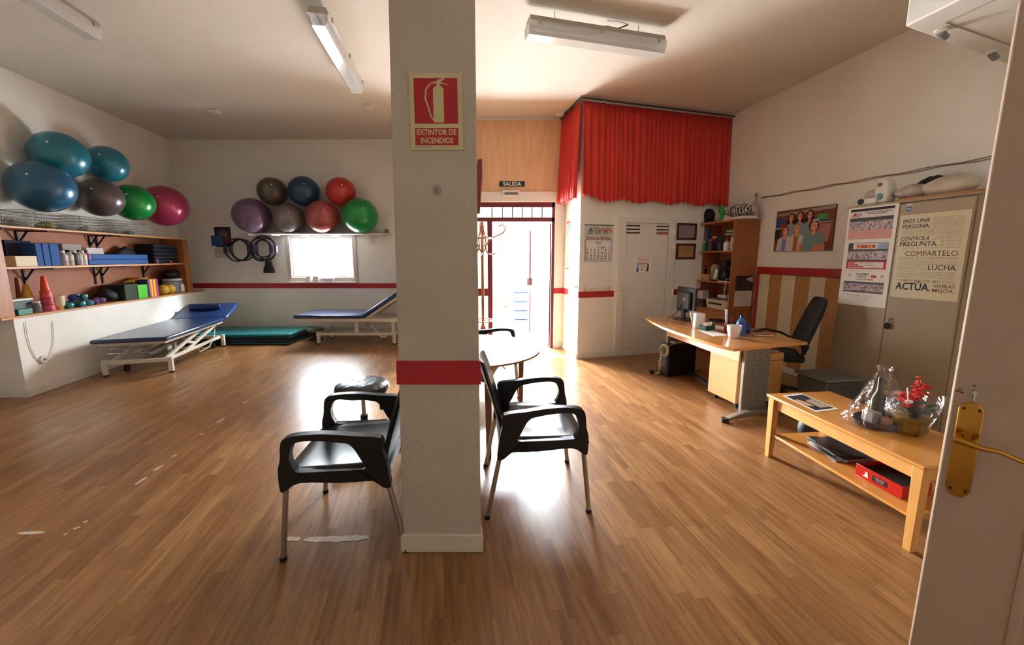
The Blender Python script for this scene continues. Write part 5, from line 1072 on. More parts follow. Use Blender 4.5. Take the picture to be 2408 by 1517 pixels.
# middle photo
mb.sheet(A(.09), A(.91), Zp(.625), Zp(.36), y1, 3); mb.sheet(A(.70), A(.91), Zp(.425), Zp(.36), y2, 7); mb.sheet(A(.20), A(.70), Zp(.425), Zp(.365), y3, 6); mb.sheet(A(.26), A(.66), Zp(.415), Zp(.385), y4, 1)
for k in range(7): mb.disc(A(.28 + .06 * k), Zp(.402), .008, .012, y5 - .0001 * k, (8, 8, 9, 10)[k % 4])
mb.text('UN PASEO POR LA ESCLEROSIS MULTIPLE', .009, A(.46), Zp(.380), y4, 0)
mb.sheet(A(.09), A(.91), Zp(.53), Zp(.445), y3, 4); mb.sheet(A(.09), A(.91), Zp(.625), Zp(.545), y2, 1)
mb.sheet(A(.14), A(.86), Zp(.615), Zp(.555), y3, 6)
for k, l_ in enumerate((.12, .2, .32)): mb.sheet(A(.15), A(.15 + l_), Zp(.572 + .018 * k), Zp(.560 + .018 * k), y4, 1)
for k, (s_, x) in enumerate((('CON TU AYUDA', .50), ('SEGUIREMOS', .60), ('ADELANTE', .72))): mb.text(s_, .014, A(x), Zp(.573 + .019 * k), y4, 0)
# bottom
mb.text('UN PASEO', .026, A(.46), Zp(.685), y2, 0, bold=.03); mb.text('POR LA', .024, A(.46), Zp(.710), y2, 0, bold=.03); mb.text('EM', .036, A(.70), Zp(.710), y2, 1, bold=.05); mb.text('esclerosis múltiple', .020, A(.52), Zp(.735), y2, 1, bold=.03)
for x in (.19, .86): mb.text('25', .028, A(x), Zp(.700), y2, 1, bold=.02); mb.text('aniversario', .009, A(x), Zp(.715), y2, 2); 
for x in (.19, .86):
    for k in range(8): an = 2 * math.pi * k / 8 + .2; mb.sheet(A(x) + .036 * math.cos(an) - .004, A(x) + .036 * math.cos(an) + .004, Zp(.697) + .036 * math.sin(an) - .001, Zp(.697) + .036 * math.sin(an) + .001, y2, 1)
mb.sheet(A(.08), A(.92), Zp(.865), Zp(.755), y1, 3); mb.sheet(A(.08), A(.92), Zp(.85), Zp(.775), y2, 4)
for k, x in enumerate((.10, .22, .38, .56, .70, .84)): mb.text(('A', '816.-€', '2000 - 2010', 'A', '816.-€', 'EM')[k], .018, A(x), Zp(.90), y2, (0, 9, 2, 0, 9, 8)[k])
mb.text('TU APOYO ES IMPORTANTE', .013, A(.5), Zp(.925), y2, 2); mb.text('EN TU CAMINO', .013, A(.5), Zp(.948), y2, 2)
mb.build('print', [ink_m, redink_m, mat('grey_ink', (110, 106, 106), .7), mat('photo_dark_trees', (40, 38, 34), .5, noise=.4, nscale=30), crowd('crowd_print'), mat('photo_pink_ground', (206, 150, 140), .6), mat('poster_paper', (222, 212, 208), .6), mat('photo_sky', (150, 160, 184), .5, noise=.2, nscale=8), mat('print_yellow', (230, 180, 40), .6), mat('print_violet', (120, 90, 170), .6), mat('print_orange', (226, 110, 40), .6)], t, recalc=False)
MB().sheet(0, w_, Zp(.345) - .001, Zp(.345) + .001, -.0016).sheet(0, w_, Zp(.645) - .001, Zp(.645) + .001, -.0016).build('fold_line', mat('fold_shadow', (170, 160, 156), .8), t)
t, w_, h_ = onface('slogan_poster', 'yellowed text poster reading ERES UNA PERSONA on the right cabinet door', 'poster', ((2124, 505), (2293, 493), (2246, 711), (2089, 696)), .4215)
panel(t, 0, w_, 0, h_, mat('yellowed_paper', (206, 188, 150), .35, noise=.05, nscale=5, bump=.15, bscale=12), .001)
mb = MB()
def TT(s, x, v, size, m=0, al='LEFT', bold=0.0, sx=1): mb.text(s, size, w_ * x, h_ * (1 - v), -.0018, m, al, sx, bold)
def TF(s, x0, x1, v, cap, m=0, bold=.01): mb.text(s, cap / .70 * h_, w_ * x0, h_ * (1 - v), -.0018, m, 'LEFT', 1, bold, fit=w_ * (x1 - x0))
TF('ERES UNA', .05, .46, .10, .046); TF('PERSONA.', .05, .47, .165, .048)
TF('CONTROLA', .05, .49, .31, .046); TF('PREGUNTA.', .045, .615, .378, .055); TF('COMPARTELO.', .15, .93, .495, .062, 1, 0); TF('LUCHA.', .53, .93, .655, .058, 0, .004); TF('ACTÚA.', .07, .605, .90, .085, 0, .022)
TF('MUCHOS TE LO AGRADECERÁN', .05, .92, .532, .026, 2, 0); TF('COMPROMÉTETE, IMPLÍCATE,', .08, .94, .805, .032, 2, .003); TF('VIVIRÁS', .64, .94, .858, .04, 1, .008); TF('MEJOR.', .64, .945, .908, .04, 1, .008)
rr = random.Random(11); wds = 'tu enfermedad es parte de ti y no te define como persona lucha cada dia por mejorar comparte pregunta vive siempre con los tuyos'.upper().split()
def fill(x0, x1, v, sz):
    n = int((x1 - x0) * w_ / (sz * .78 * h_)); s_ = ''
    while len(s_) < n: s_ += rr.choice(wds) + ' '
    TF(s_[:n].strip(), x0, x1, v, sz * .62, 2, 0)
for v in (.065, .087, .109, .131, .153, .175): fill(.50, .93, v, .022)
for v in (.198, .218, .238, .258): fill(.05, .93, v, .021)
for v in (.285, .307): fill(.53, .93, v, .022)
for v in (.330, .352, .374): fill(.65, .93, v, .022)
fill(.05, .93, .405, .021)
for v in (.555, .577, .598): fill(.06, .92, v, .021)
for v in (.62, .642, .664): fill(.06, .50, v, .021)
for v in (.69, .711, .732, .753): fill(.06, .92, v, .020)
mb.build('lettering', [ink_m, mat('brown_ink', (84, 66, 58), .7), mat('pale_brown_ink', (142, 118, 98), .7)], t, recalc=False)
q = FR.at(2137, 491.6, .4215)
t = T('round_sticker', 'small round blue sticker above the slogan poster', 'sticker', FR.pt(q[0], q[1], .4215), FR.rz)
MB().disc(0, 0, .021, .021, -.001, 0).sheet(-.016, .016, -.004, .004, -.0014, 1).build('disc', [mat('sticker_royal', (30, 90, 180), .4), paper_m], t)
q = FR.at(2139, 481, .4215)
tag(MB().box(-.022, .022, -.001, 0, -.005, .006).build('label_strip', paper_m, loc=FR.pt(q[0], q[1], .4215), rz=FR.rz), 'tiny white label strip above the round blue sticker', 'label')
# on top of the cabinet
CT = CZ + .022
def cabp(px, off): return FR.at(px, 455, off)[0]
t = T('plywood_board', 'thin wooden board lying on the metal cabinet', 'board', FR.pt(cabp(2105, .40), CT + .001, .40), FR.rz)
MB().box(0, q1[0] - cabp(2105, .40) - .01, 0, .36, 0, .018).build('board', mat('honey_board', (170, 112, 50), .5, noise=.15), t)
CT2 = CT + .020
t = T('fan_heater', 'white upright heater leaning on the cabinet top', 'heater', FR.pt(cabp(2084, .33), CT + .001, .33), FR.rz)
M = Matrix.Rotation(math.radians(-8), 4, 'Y')
hh = FR.at(2090, 418, .33)[1] - CT
wp = mat('offwhite_plastic', (214, 208, 196), .35)
MB().prism([(-.05, 0), (.05, 0), (.07, hh * .5), (.065, hh * .85), (.03, hh), (-.02, hh * .97), (-.05, hh * .7), (-.065, hh * .3)], -.05, .06, 'y', M=M).build('housing', wp, t, bevel=.018)
MB().cyl((-.0, -.051, hh * .75), (0, -.06, hh * .75), .018, 18, M=M).build('dial', mat('brown_dial', (110, 80, 70), .5), t); MB().cyl((-.01, -.051, hh * .28), (-.01, -.058, hh * .28), .03, 20, M=M).build('logo_disc', mat('teal_disc', (90, 140, 150), .5), t)
t = T('small_device', 'small grey and white device at the left end of the cabinet top', 'device', FR.pt(cabp(2045, .36), CT + .001, .36), FR.rz)
MB().box(-.10, .10, -.04, .10, 0, .07).build('body', wp, t, bevel=.015); MB().cyl((-.04, -.04, .035), (-.04, -.048, .035), .028, 20).build('lens_ring', black_m, t)
MB().ball((0.02, .03, .10), .07, sc=(1.2, .8, .7)).build('pouch', mat('plastic_wrap', (170, 162, 156), .3), t)
bag(.26, .24, .13, mat('silver_wrap', (176, 164, 150), .25, noise=.2, nscale=12), 'plastic_bag', 'crinkled silver plastic bag beside the heater on the cabinet', 'bag', FR.pt(cabp(2150, .25), CT2, .25), FR.rz, 12, n=28)
bag(.40, .22, .16, mat('ivory_wrap', (196, 182, 160), .4, noise=.08), 'plastic_bag', 'long ivory wrapped bundle at the near end of the cabinet', 'bag', FR.pt(cabp(2235, .26), CT2, .26), FR.rz, 14, n=28)
bag(.34, .14, .20, black_m, 'black_bag', 'black bag behind the wrapped bundles on the cabinet', 'bag', FR.pt(cabp(2190, .09), CT2, .09), FR.rz, 15)

# ================================================================ desk and everything on it
desk_w = mat('desk_beech', (206, 138, 72), .22, noise=.07, nscale=3, stretch=(8, 1, 1), coat=.5)
desk_p = mat('desk_panel', (206, 152, 88), .35, noise=.06, nscale=3, stretch=(1, 1, 6), coat=.2)
DK = T('desk', 'beech office desk with curved front and perforated grey legs', 'desk', (2.3, 4.2, 0))
o = (-2.3, -4.2)
topP = [(1.79, 5.10), (1.755, 4.75), (1.745, 4.39), (1.775, 4.05), (1.83, 3.72), (1.89, 3.46), (1.966, 3.30), (2.813, 3.56), (2.75, 4.3), (2.62, 5.32), (2.15, 5.22)]
MB().prism([(x + o[0], y + o[1]) for x, y in topP], .722, .75).build('desktop', desk_w, DK, bevel=.005)
def slab(p, q, th, z0, z1):
    p = Vector(p + (0,)); q = Vector(q + (0,)); d = (q - p).normalized(); n = Vector((-d.y, d.x, 0)) * th
    return [(p.x + o[0], p.y + o[1]), (q.x + o[0], q.y + o[1]), (q.x + n.x + o[0], q.y + n.y + o[1]), (p.x + n.x + o[0], p.y + n.y + o[1])], z0, z1
MB().prism(*slab((2.25, 3.66), (2.06, 4.95), .018, .53, .722)).build('modesty_panel', desk_p, DK)
sil = mat('silver_paint', (150, 142, 132), .4, .5)
lg = MB().prism(*slab((2.27, 3.62), (2.57, 3.70), .035, .03, .722)).build('leg', sil, DK, bevel=.006)
mb = MB(); dv = Vector((.30, .08)).normalized()
for r_ in range(9):
    for c_ in (.11, .18):
        x = 2.27 + dv.x * c_ + o[0]; y = 3.62 + dv.y * c_ + o[1]; z = .62 - r_ * .062
        mb.cyl((x + dv.y * .0015, y - dv.x * .0015, z), (x, y, z), .0055, 8)
mb.build('punched_holes', black_m, lg)
ft = MB().rings([[(x - dv.y * k * h + o[0], y + dv.x * k * h + o[1], z) for k, z in ((-1, z0), (1, z0), (1, z1), (-1, z1))] for x, y, h, z0, z1 in ((2.02, 3.45, .028, .012, .04), (2.25, 3.55, .032, .012, .065), (2.55, 3.63, .032, .012, .065), (2.80, 3.70, .028, .012, .04))], sm=False).build('foot_bar', sil, DK, bevel=.006)
MB().cyl((2.02 + o[0], 3.45 + o[1], 0), (2.02 + o[0], 3.45 + o[1], .042), .034, 16).build('foot_cap', black_m, ft)
MB().prism(*slab((2.05, 4.94), (2.36, 5.0), .035, .03, .722)).build('leg', sil, DK, bevel=.006)
ft = MB().prism(*slab((1.87, 4.95), (2.6, 5.05), .05, .012, .045)).build('foot_bar', sil, DK, bevel=.006); MB().cyl((1.88 + o[0], 4.98 + o[1], 0), (1.88 + o[0], 4.98 + o[1], .045), .032, 14).build('foot_cap', black_m, ft)
MB().box(-.01, .03, -.45, .75, .05, .09).build('stretcher', black_m, DK)
PD = T('drawer_pedestal', 'beech drawer pedestal under the near end of the desk', 'drawer unit', (2.30, 3.74, 0), math.radians(12))
MB().box(0, .52, 0, .40, .065, .575).build('carcass', desk_p, PD, bevel=.003); MB().box(-.022, -.002, 0, .40, .065, .60).build('front_panel', desk_p, PD, bevel=.004)
MB().box(.0, .52, -.006, .0, .50, .504).build('drawer_gap', black_m, PD)
for x, y in ((.05, .05), (.47, .05), (.05, .35), (.47, .35)): MB().cyl((x, y, 0), (x, y, .064), .022, 12).build('castor', black_m, PD)
tag(MB().box(.16, .50, .02, .30, 0, .008).box(.2, .5, .04, .3, .008, .014).build('paper_sheets', mat('mauve_paper', (176, 140, 132), .6), loc=(2.30, 3.74, .577), rz=math.radians(14)), 'mauve papers lying on the drawer pedestal under the desk', 'paper')
DZ = .751
def dp(px, py): v = atz(px, py, .75); return Vector((v.x, v.y, DZ))
# monitor
p = dp(1609, 752)
MN = T('monitor', 'black flat monitor seen from behind on the desk', 'monitor', p, math.radians(8))
MB().box(-.09, .09, -.12, .12, 0, .012).build('base', blackp, MN, bevel=.005); MB().box(-.03, .0, -.03, .03, .012, .16).build('neck', blackp, MN, bevel=.006)
MB().box(.0, .03, -.20, .20, .10, .42).build('screen_bezel', blackp, MN, bevel=.008); MB().box(-.035, .0, -.13, .13, .14, .36).build('rear_shell', mat('dark_grey_plastic', (46, 46, 48), .4), MN, bevel=.015); MB().box(.03, .0315, -.185, .185, .115, .405).build('screen', mat('screen_black', (8, 8, 10), .1), MN)
MB().sheet(-.012, .012, -.016, .016, 0, M=Matrix.Translation((-.036, -.02, .27)) @ Matrix.Rotation(-math.pi / 2, 4, 'Z')).build('badge', mat('badge_white', (200, 200, 200), .4), MN)
tag(MB().tube([dp(1573, 748) + Vector((0, .0, .004)), dp(1578, 750) + Vector((0, 0, .03)), dp(1590, 748) + Vector((0, 0, .06)), MN.location + Vector((-.045, 0, .20))], .005, 6).build('monitor_cable', black_m), 'black cable curving behind the monitor', 'cable')
# PC tower
PT = T('computer_tower', 'black computer tower on the floor under the desk', 'computer', (2.02, 4.80, 0), math.radians(18))
MB().box(0, .44, 0, .20, .012, .43).build('case', blackp, PT, bevel=.006); MB().box(-.004, 0, .02, .18, .03, .40).build('rear_plate', mat('dark_steel', (60, 58, 56), .4, .6), PT)
for x in (.05, .39): MB().box(x - .02, x + .02, .02, .18, 0, .012).build('foot', black_m, PT)
MB().box(-.012, -.004, .03, .09, .20, .34).build('port_panel', mat('ports_blue', (60, 70, 90), .5), PT)
cbl = mat('cable_cream', (190, 170, 120), .6)
for k in range(7):
    z = .12 + .035 * k; yy = .05 + .015 * (k % 5)
    pts = [Vector((-.012, yy, z)), Vector((-.05 - .01 * (k % 3), yy, z + .01)), Vector((-.08, yy + .01, z * .6 + .02)), Vector((-.05, yy + .03, .05)), Vector((-.07, yy + .08, .012))]
    R_ = RotZ(math.radians(18), (2.02, 4.80, 0))
    tag(MB().tube([R_ @ q for q in pts], .0045, 6).build('computer_cable', [black_m, cbl, mat('cable_yellow', (190, 160, 60), .6), MATS['cable_grey'] if 'cable_grey' in MATS else mat('cable_grey', (120, 112, 104), .6)][k % 4]), ['black', 'cream', 'yellow', 'grey', 'black', 'cream', 'yellow'][k] + ' ' + ['lowest', 'second lowest', 'third', 'middle', 'fifth', 'sixth', 'topmost'][k] + ' cable plugged into the computer tower', 'cable', 'cables at the computer tower')
tag(MB().tube([R_ @ Vector((-.03 + .0 * i, .05 + .075 * math.cos(i * .52), .36 + .075 * math.sin(i * .52))) for i in range(12)], .007, 8, closed=True).tube([R_ @ Vector((-.035, .06 + .065 * math.cos(i * .52), .355 + .065 * math.sin(i * .52))) for i in range(12)], .006, 8, closed=True).build('coiled_cable', cbl), 'cream coiled cable on the back of the computer tower', 'cable')
tag(MB().box(0, .22, 0, .16, 0, .03).build('router', mat('router_grey', (150, 146, 142), .4), loc=R_ @ Vector((.10, .02, .432)), rz=math.radians(18), bevel=.006), 'flat grey device lying on the computer tower', 'device')
# card, jar, card box
p = dp(1629, 768)
t = T('standing_card', 'white leaning printed card beside the white jar on the desk', 'card', p, math.radians(20)); hC = aty(1629, 733, p.y).z - .75
MB().prism([(-.055, 0), (-.05, 0), (.012, hC), (.006, hC)], -.05, .05, 'x').build('card', paper_m, t)
MB().box(-.05, .05, -.03, -.024, 0, .008).build('print', redink_m, t)
p = dp(1643, 771); hJ = aty(1645, 737, p.y).z - .75; rJ = 13 / FPX * p.y
t = T('white_jar', 'white lidded jar on the desk beside the card file', 'jar', p)
MB().lathe([(rJ * .92, 0), (rJ, .006), (rJ, hJ * .8), (rJ * .9, hJ * .83)], n=28).build('jar_body', white_m, t); MB().lathe([(rJ * 1.02, hJ * .83), (rJ * 1.02, hJ * .98), (rJ * .95, hJ)], n=28).build('lid', white_m, t)
p = dp(1661, 776); t = T('card_file', 'dark green open box filled with cards on the desk', 'card box', p, math.radians(25))
MB().ring(rect(-.075, .075, -.05, .05), rect(-.07, .07, -.045, .045), .0, .055, 'z').box(-.075, .075, -.05, .05, 0, .006).build('box_body', mat('bottle_green', (40, 62, 54), .4), t, bevel=.002)
mb = MB()
for k in range(8): mb.box(-.06 + .004 * k, .03 + .004 * k, -.04 + .01 * k, -.038 + .01 * k, .008, .095 - .004 * k, k % 3)
mb.build('cards', [paper_m, mat('card_pink', (206, 150, 140), .6), mat('card_grey', (180, 176, 170), .6)], t)
c4 = [atz(x, y, .75) for x, y in ((1641, 776), (1668, 775), (1712, 789), (1678, 791))]
mb = MB(); mb.prism([(c.x - 2.1, c.y - 3.9) for c in c4], 0, .0015); o_ = mb.build('paper_sheet', paper_m, loc=(2.1, 3.9, DZ)); tag(o_, 'white sheet of paper lying on the desk in front of the cup', 'paper')
p = dp(1684, 762); tag(MB().box(-.22, .22, -.07, .07, 0, .022).build('keyboard', black_m, loc=p + Vector((.16, .06, 0)), rz=math.radians(-78), bevel=.006), 'black keyboard behind the card file on the desk', 'keyboard')
p = dp(1695, 772); tag(MB().box(-.11, .11, -.05, .05, 0, .012).build('paper_pad', paper_m, loc=p, rz=math.radians(-70), bevel=.002), 'white paper pad behind the red pencil cup', 'paper pad')
p = dp(1712, 782); t = T('pencil_cup', 'dark red pencil cup full of pens on the desk', 'pencil cup', p); hP = aty(1712, 746, p.y).z - .75
MB().ring([(.042 * math.cos(a), .042 * math.sin(a)) for a in [2 * math.pi * k / 24 for k in range(24)]], [(.038 * math.cos(a), .038 * math.sin(a)) for a in [2 * math.pi * k / 24 for k in range(24)]], 0, hP * .62, 'z').lathe([(.04, 0), (.04, .004)], n=24).build('cup_body', mat('ruby_plastic', (132, 20, 30), .3), t)
for k, (c_, hh) in enumerate(((paper_m, 1.45), (black_m, 1.05), (mat('pen_red', (170, 30, 40), .4), 1.0), (mat('pen_brown', (110, 50, 40), .4), .9), (black_m, .95))):
    a = k * 1.3 + 2.6; pn = T('pen', ['white marker pen standing tall in the pencil cup', 'black pen in the pencil cup', 'red pen in the pencil cup', 'brown pen in the pencil cup', 'second black pen leaning in the pencil cup'][k], 'pen', p + Vector((0, 0, .006)), 0, 'pens in the red cup')
    rr_ = .010 if k == 0 else .005
    MB().cyl((.018 * math.cos(a), .018 * math.sin(a), 0), (.030 * math.cos(a), .030 * math.sin(a), hP * hh), rr_, 12).build('barrel', c_, pn)
p = dp(1725, 794); t = T('cup', 'white porcelain cup near the desk corner', 'cup', p); rc = 16 / FPX * (p.y * 1.0); hc = aty(1725, 768, p.y - rc).z - .75
MB().lathe([(rc * .6, 0), (rc * .68, .004), (rc * .95, hc * .6), (rc, hc), (rc * .93, hc), (rc * .86, hc * .55), (rc * .5, .01)], n=36).build('cup_body', mat('porcelain', (226, 220, 214), .2), t)
p = dp(1739, 789) + Vector((.03, .03, 0)); hW = aty(1739, 742, p.y).z - .75
t = T('water_bottle', 'blue plastic water bottle behind the white cup', 'bottle', p); rW = 11 / FPX * p.y
MB().lathe([(rW * .85, 0), (rW, .01), (rW, hW * .62), (rW * .75, hW * .76), (rW * .38, hW * .86), (rW * .38, hW * .9)], n=24).build('bottle_body', mat('blue_pet', (60, 110, 170), .08, alpha=.75), t); MB().lathe([(rW * 1.02, hW * .28), (rW * 1.02, hW * .6)], n=24, cap=False).build('wrap_label', mat('label_violet', (60, 64, 150), .5, noise=.3, nscale=20), t); MB().lathe([(rW * .45, hW * .9), (rW * .45, hW)], n=16).build('cap', mat('cap_navy', (30, 44, 84), .4), t)
p = dp(1751, 784) + Vector((.03, 0, 0)); tag(MB().lathe([(.024, 0), (.027, .004), (.027, .085), (.022, .092)], n=24).build('small_can', mat('can_blue', (24, 58, 120), .3, noise=.3, nscale=18), loc=p), 'small blue can right of the water bottle', 'can')
p = dp(1795, 790); t = T('phone', 'cream mobile phone lying on the desk', 'phone', p, math.radians(-10))
MB().box(-.085, .085, -.04, .04, 0, .013).build('phone_body', mat('phone_cream', (206, 190, 160), .35), t, bevel=.008); MB().box(-.07, .07, -.032, .032, .013, .0145).build('screen', mat('phone_screen', (150, 120, 90), .15), t)
p = dp(1790, 782); tag(MB().box(-.07, .06, -.02, .02, 0, .02).build('glasses_case', mat('umber_case', (52, 34, 28), .5), loc=p + Vector((0, .05, 0)), rz=.2, bevel=.008), 'dark brown case just behind the cream phone', 'case')

# ================================================================ office chair, bin, coffee table
OC = T('office_chair', 'black office chair with looped armrests behind the desk', 'office chair', (2.98, 4.22, 0), math.radians(160))
fab = mat('black_fabric', (20, 19, 19), .85)
MB().box(-.22, .24, -.23, .23, .43, .51).build('seat_cushion', fab, OC, bevel=.03)
rows = []
for i in range(11):
    u = i / 10; z = .58 + .55 * u; x = -.20 - .17 * u; hw = .22 * (1 - .25 * max(0, u - .7) / .3) * (1 - .1 * (1 - u)); th = .035 * (1.15 - .5 * u)
    rows.append([(x + th * cx_, hw * cy_, z + .01 * cx_) for cx_, cy_ in ((-1, -.8), (-.6, -1), (.6, -1), (1, -.8), (.8, 0), (1, .8), (.6, 1), (-.6, 1), (-1, .8), (-1, 0))])
MB().rings(rows).build('backrest', fab, OC, sub=1); MB().tube([(-.05, 0, .43), (-.22, 0, .43), (-.27, 0, .50), (-.24, 0, .66)], .022, 10).build('back_bar', black_m, OC)
for s_ in (-1, 1): MB().tube([(-.18, s_ * .24, .52), (-.21, s_ * .27, .62), (-.10, s_ * .28, .675), (.05, s_ * .28, .70), (.18, s_ * .28, .675), (.27, s_ * .275, .62), (.20, s_ * .27, .60), (.05, s_ * .265, .605), (-.1, s_ * .25, .58), (-.17, s_ * .24, .50)], .014, 8).build('armrest', blackp, OC)
MB().cyl((0, 0, .12), (0, 0, .43), .028, 16).build('gas_column', black_m, OC)
for k in range(5):
    a = 2 * math.pi * k / 5 + .6; c_, s_ = math.cos(a), math.sin(a)
    b = MB().rings([[(c_ * r_ - s_ * w2, s_ * r_ + c_ * w2, z) for w2, z in ((-h2, z0), (h2, z0), (h2, z1), (-h2, z1))] for r_, h2, z0, z1 in ((0.0, .035, .08, .13), (.31, .018, .065, .09))], sm=False).build('base_arm', black_m, OC, bevel=.004)
    MB().cyl((c_ * .30 - s_ * .024, s_ * .30 + c_ * .024, .028), (c_ * .30 + s_ * .024, s_ * .30 - c_ * .024, .028), .028, 14).box(c_ * .30 - .008, c_ * .30 + .008, s_ * .30 - .008, s_ * .30 + .008, .05, .07).build('castor', black_m, b)
p = atz(1948, 880, .46)
t = T('waste_bin', 'dark grey square lidded bin before the metal cabinet', 'bin', (p.x + .03, p.y + .02, 0), math.radians(8))
gb = mat('bin_grey', (72, 70, 66), .45)
MB().rings([[(x * h * .2, y * h * .16, z) for x, y in ((-1, -1), (1, -1), (1, 1), (-1, 1))] for h, z in ((.8, 0), (.98, .42))], sm=False).build('bin_body', gb, t, bevel=.012)
MB().rings([[(x * .215, y * .175 + s2, z) for x, y in ((-1, -1), (1, -1), (1, 1), (-1, 1))] for s2, z in ((0, .425), (0, .455))], sm=False).build('lid', mat('bin_lid', (92, 92, 86), .35), t, bevel=.012)
bag(.34, .22, .30, black_m, 'black_bag', 'black bag on the floor behind the far end of the coffee table', 'bag', (2.58, 3.06, 0), .3, 21)
CTT = T('coffee_table', 'low beech coffee table with a lower shelf at the right wall', 'coffee table', (2.305, 2.36, 0), math.radians(6))
bt = mat('table_beech', (206, 140, 66), .3, noise=.06, nscale=3, stretch=(8, 1, 1), coat=.3); bt2 = mat('table_beech_leg', (206, 148, 78), .35, noise=.06, nscale=3, stretch=(8, 8, 1))
MB().box(-.27, .27, -.53, .53, .478, .50).build('tabletop', bt, CTT, bevel=.005)
MB().ring(rect(-.235, .235, -.495, .495), rect(-.215, .215, -.475, .475), .395, .478, 'z').build('apron', bt2, CTT)
for sx_ in (-1, 1):
    for sy_ in (-1, 1): MB().rings([[(sx_ * .232 + a * h, sy_ * .492 + b * h, z) for a, b in ((-1, -1), (1, -1), (1, 1), (-1, 1))] for h, z in ((.019, 0), (.026, .478))], sm=False).build('leg', bt2, CTT, bevel=.002)
MB().box(-.24, .24, -.47, .47, .175, .193).build('shelf', bt, CTT, bevel=.003)
TZ = .501
def tp(px, py, z=.50): v = atz(px, py, z); return Vector((v.x, v.y, z + .001))
c4 = [atz(x, y, .5) for x, y in ((1841, 931), (1885, 926), (1972, 963), (1920, 969))]
cen = sum(c4, Vector()) / 4
t = T('flyer', 'printed flyer with a dark picture lying at the far end of the coffee table', 'flyer', (cen.x, cen.y, TZ))
MB().prism([(c.x - cen.x, c.y - cen.y) for c in c4], 0, .001).build('sheet', paper_m, t)
def inner(k): return [((c.x - cen.x) * k, (c.y - cen.y) * k, .0016) for c in c4]
P4 = [Vector(q) for q in inner(.86)]
def uv(u, v, z): q = P4[3].lerp(P4[2], u).lerp(P4[0].lerp(P4[1], u), v); return (q.x, q.y, z)
mb = MB(); mb.add([tuple(q) for q in P4], [(0, 1, 2, 3)], 0)
rr = random.Random(3)
for k in range(5): mb.add([uv(.45 + .1 * k, .1, .002), uv(.52 + .1 * k, .1, .002), uv(.52 + .1 * k, .1 + rr.uniform(.4, .75), .002), uv(.45 + .1 * k, .6, .002)], [(0, 1, 2, 3)], 1)
mb.add([uv(.05, .3, .0022), uv(.30, .2, .0022), uv(.36, .5, .0022), uv(.2, .75, .0022), uv(.02, .7, .0022)], [(0, 1, 2, 3, 4)], 2)
mb.build('printed_image', [mat('flyer_dark', (36, 40, 52), .4, noise=.4, nscale=14), mat('flyer_cream_ink', (206, 176, 150), .5), mat('flyer_tan', (206, 160, 110), .5)], t, recalc=False)
# gift basket in cellophane
def cello(name):
    m = bpy.data.materials.new(name); m.use_nodes = True; nt = m.node_tree; nt.nodes.remove(nt.nodes['Principled BSDF']); out = nt.nodes['Material Output']
    tr = nt.nodes.new('ShaderNodeBsdfTransparent'); tr.inputs[0].default_value = (.985, .98, .975, 1); gl_ = nt.nodes.new('ShaderNodeBsdfGlossy'); gl_.inputs['Roughness'].default_value = .07; gl_.inputs['Color'].default_value = (.9, .9, .95, 1)
    tc = nt.nodes.new('ShaderNodeTexCoord'); n = nt.nodes.new('ShaderNodeTexNoise'); n.inputs['Scale'].default_value = 13; n.inputs['Detail'].default_value = 3; n.inputs['Distortion'].default_value = 1.2; nt.links.new(tc.outputs['Object'], n.inputs['Vector'])
    bp = nt.nodes.new('ShaderNodeBump'); bp.inputs['Strength'].default_value = .9; bp.inputs['Distance'].default_value = .03; nt.links.new(n.outputs['Fac'], bp.inputs['Height']); nt.links.new(bp.outputs[0], gl_.inputs['Normal'])
    lw = nt.nodes.new('ShaderNodeLayerWeight'); lw.inputs['Blend'].default_value = .25; nt.links.new(bp.outputs[0], lw.inputs['Normal']); ad = nt.nodes.new('ShaderNodeMath'); ad.operation = 'MULTIPLY_ADD'; ad.inputs[1].default_value = .55; ad.inputs[2].default_value = .03; nt.links.new(lw.outputs['Fresnel'], ad.inputs[0])
    mx = nt.nodes.new('ShaderNodeMixShader'); nt.links.new(ad.outputs[0], mx.inputs[0]); nt.links.new(tr.outputs[0], mx.inputs[1]); nt.links.new(gl_.outputs[0], mx.inputs[2]); nt.links.new(mx.outputs[0], out.inputs[0]); return m
cel = cello('cellophane')
def wrap(root, prof, seed, n=36, sx=1, sy=1):
    r = random.Random(seed); ph = [r.uniform(0, 6) for _ in range(4)]; rs = []
    for q, z, ox in prof:
        rs.append([(ox + q * sx * math.cos(a) * (1 + .10 * math.sin(5 * a + ph[0] + z * 9) + .05 * math.sin(11 * a + ph[1] + z * 20)), q * sy * math.sin(a) * (1 + .10 * math.sin(4 * a + ph[2] + z * 12)), z) for a in [2 * math.pi * k / n for k in range(n)]])
    return MB().rings(rs, cap=False).build('cellophane_wrap', cel, root, recalc=False, sharp=25)
pb = tp(2066, 1000)
t = T('gift_basket', 'gift basket wrapped in clear cellophane with a bottle inside', 'gift basket', pb, math.radians(8))
hG = aty(2062, 862, pb.y).z - .5
wick = mat('dark_wicker', (56, 36, 28), .6, bump=.6, bscale=60)
MB().lathe([(.11, 0), (.13, .01), (.14, .045), (.13, .045), (.12, .012), (.01, .012)], n=30, sx=1.15, sy=.8).build('wicker_tray', wick, t)
MB().lathe([(.036, .014), (.038, .02), (.038, .17), (.016, .22), (.015, hG * .80)], c=(.0, .02, 0), n=20).build('wine_bottle', mat('olive_glass', (52, 46, 20), .12), t)
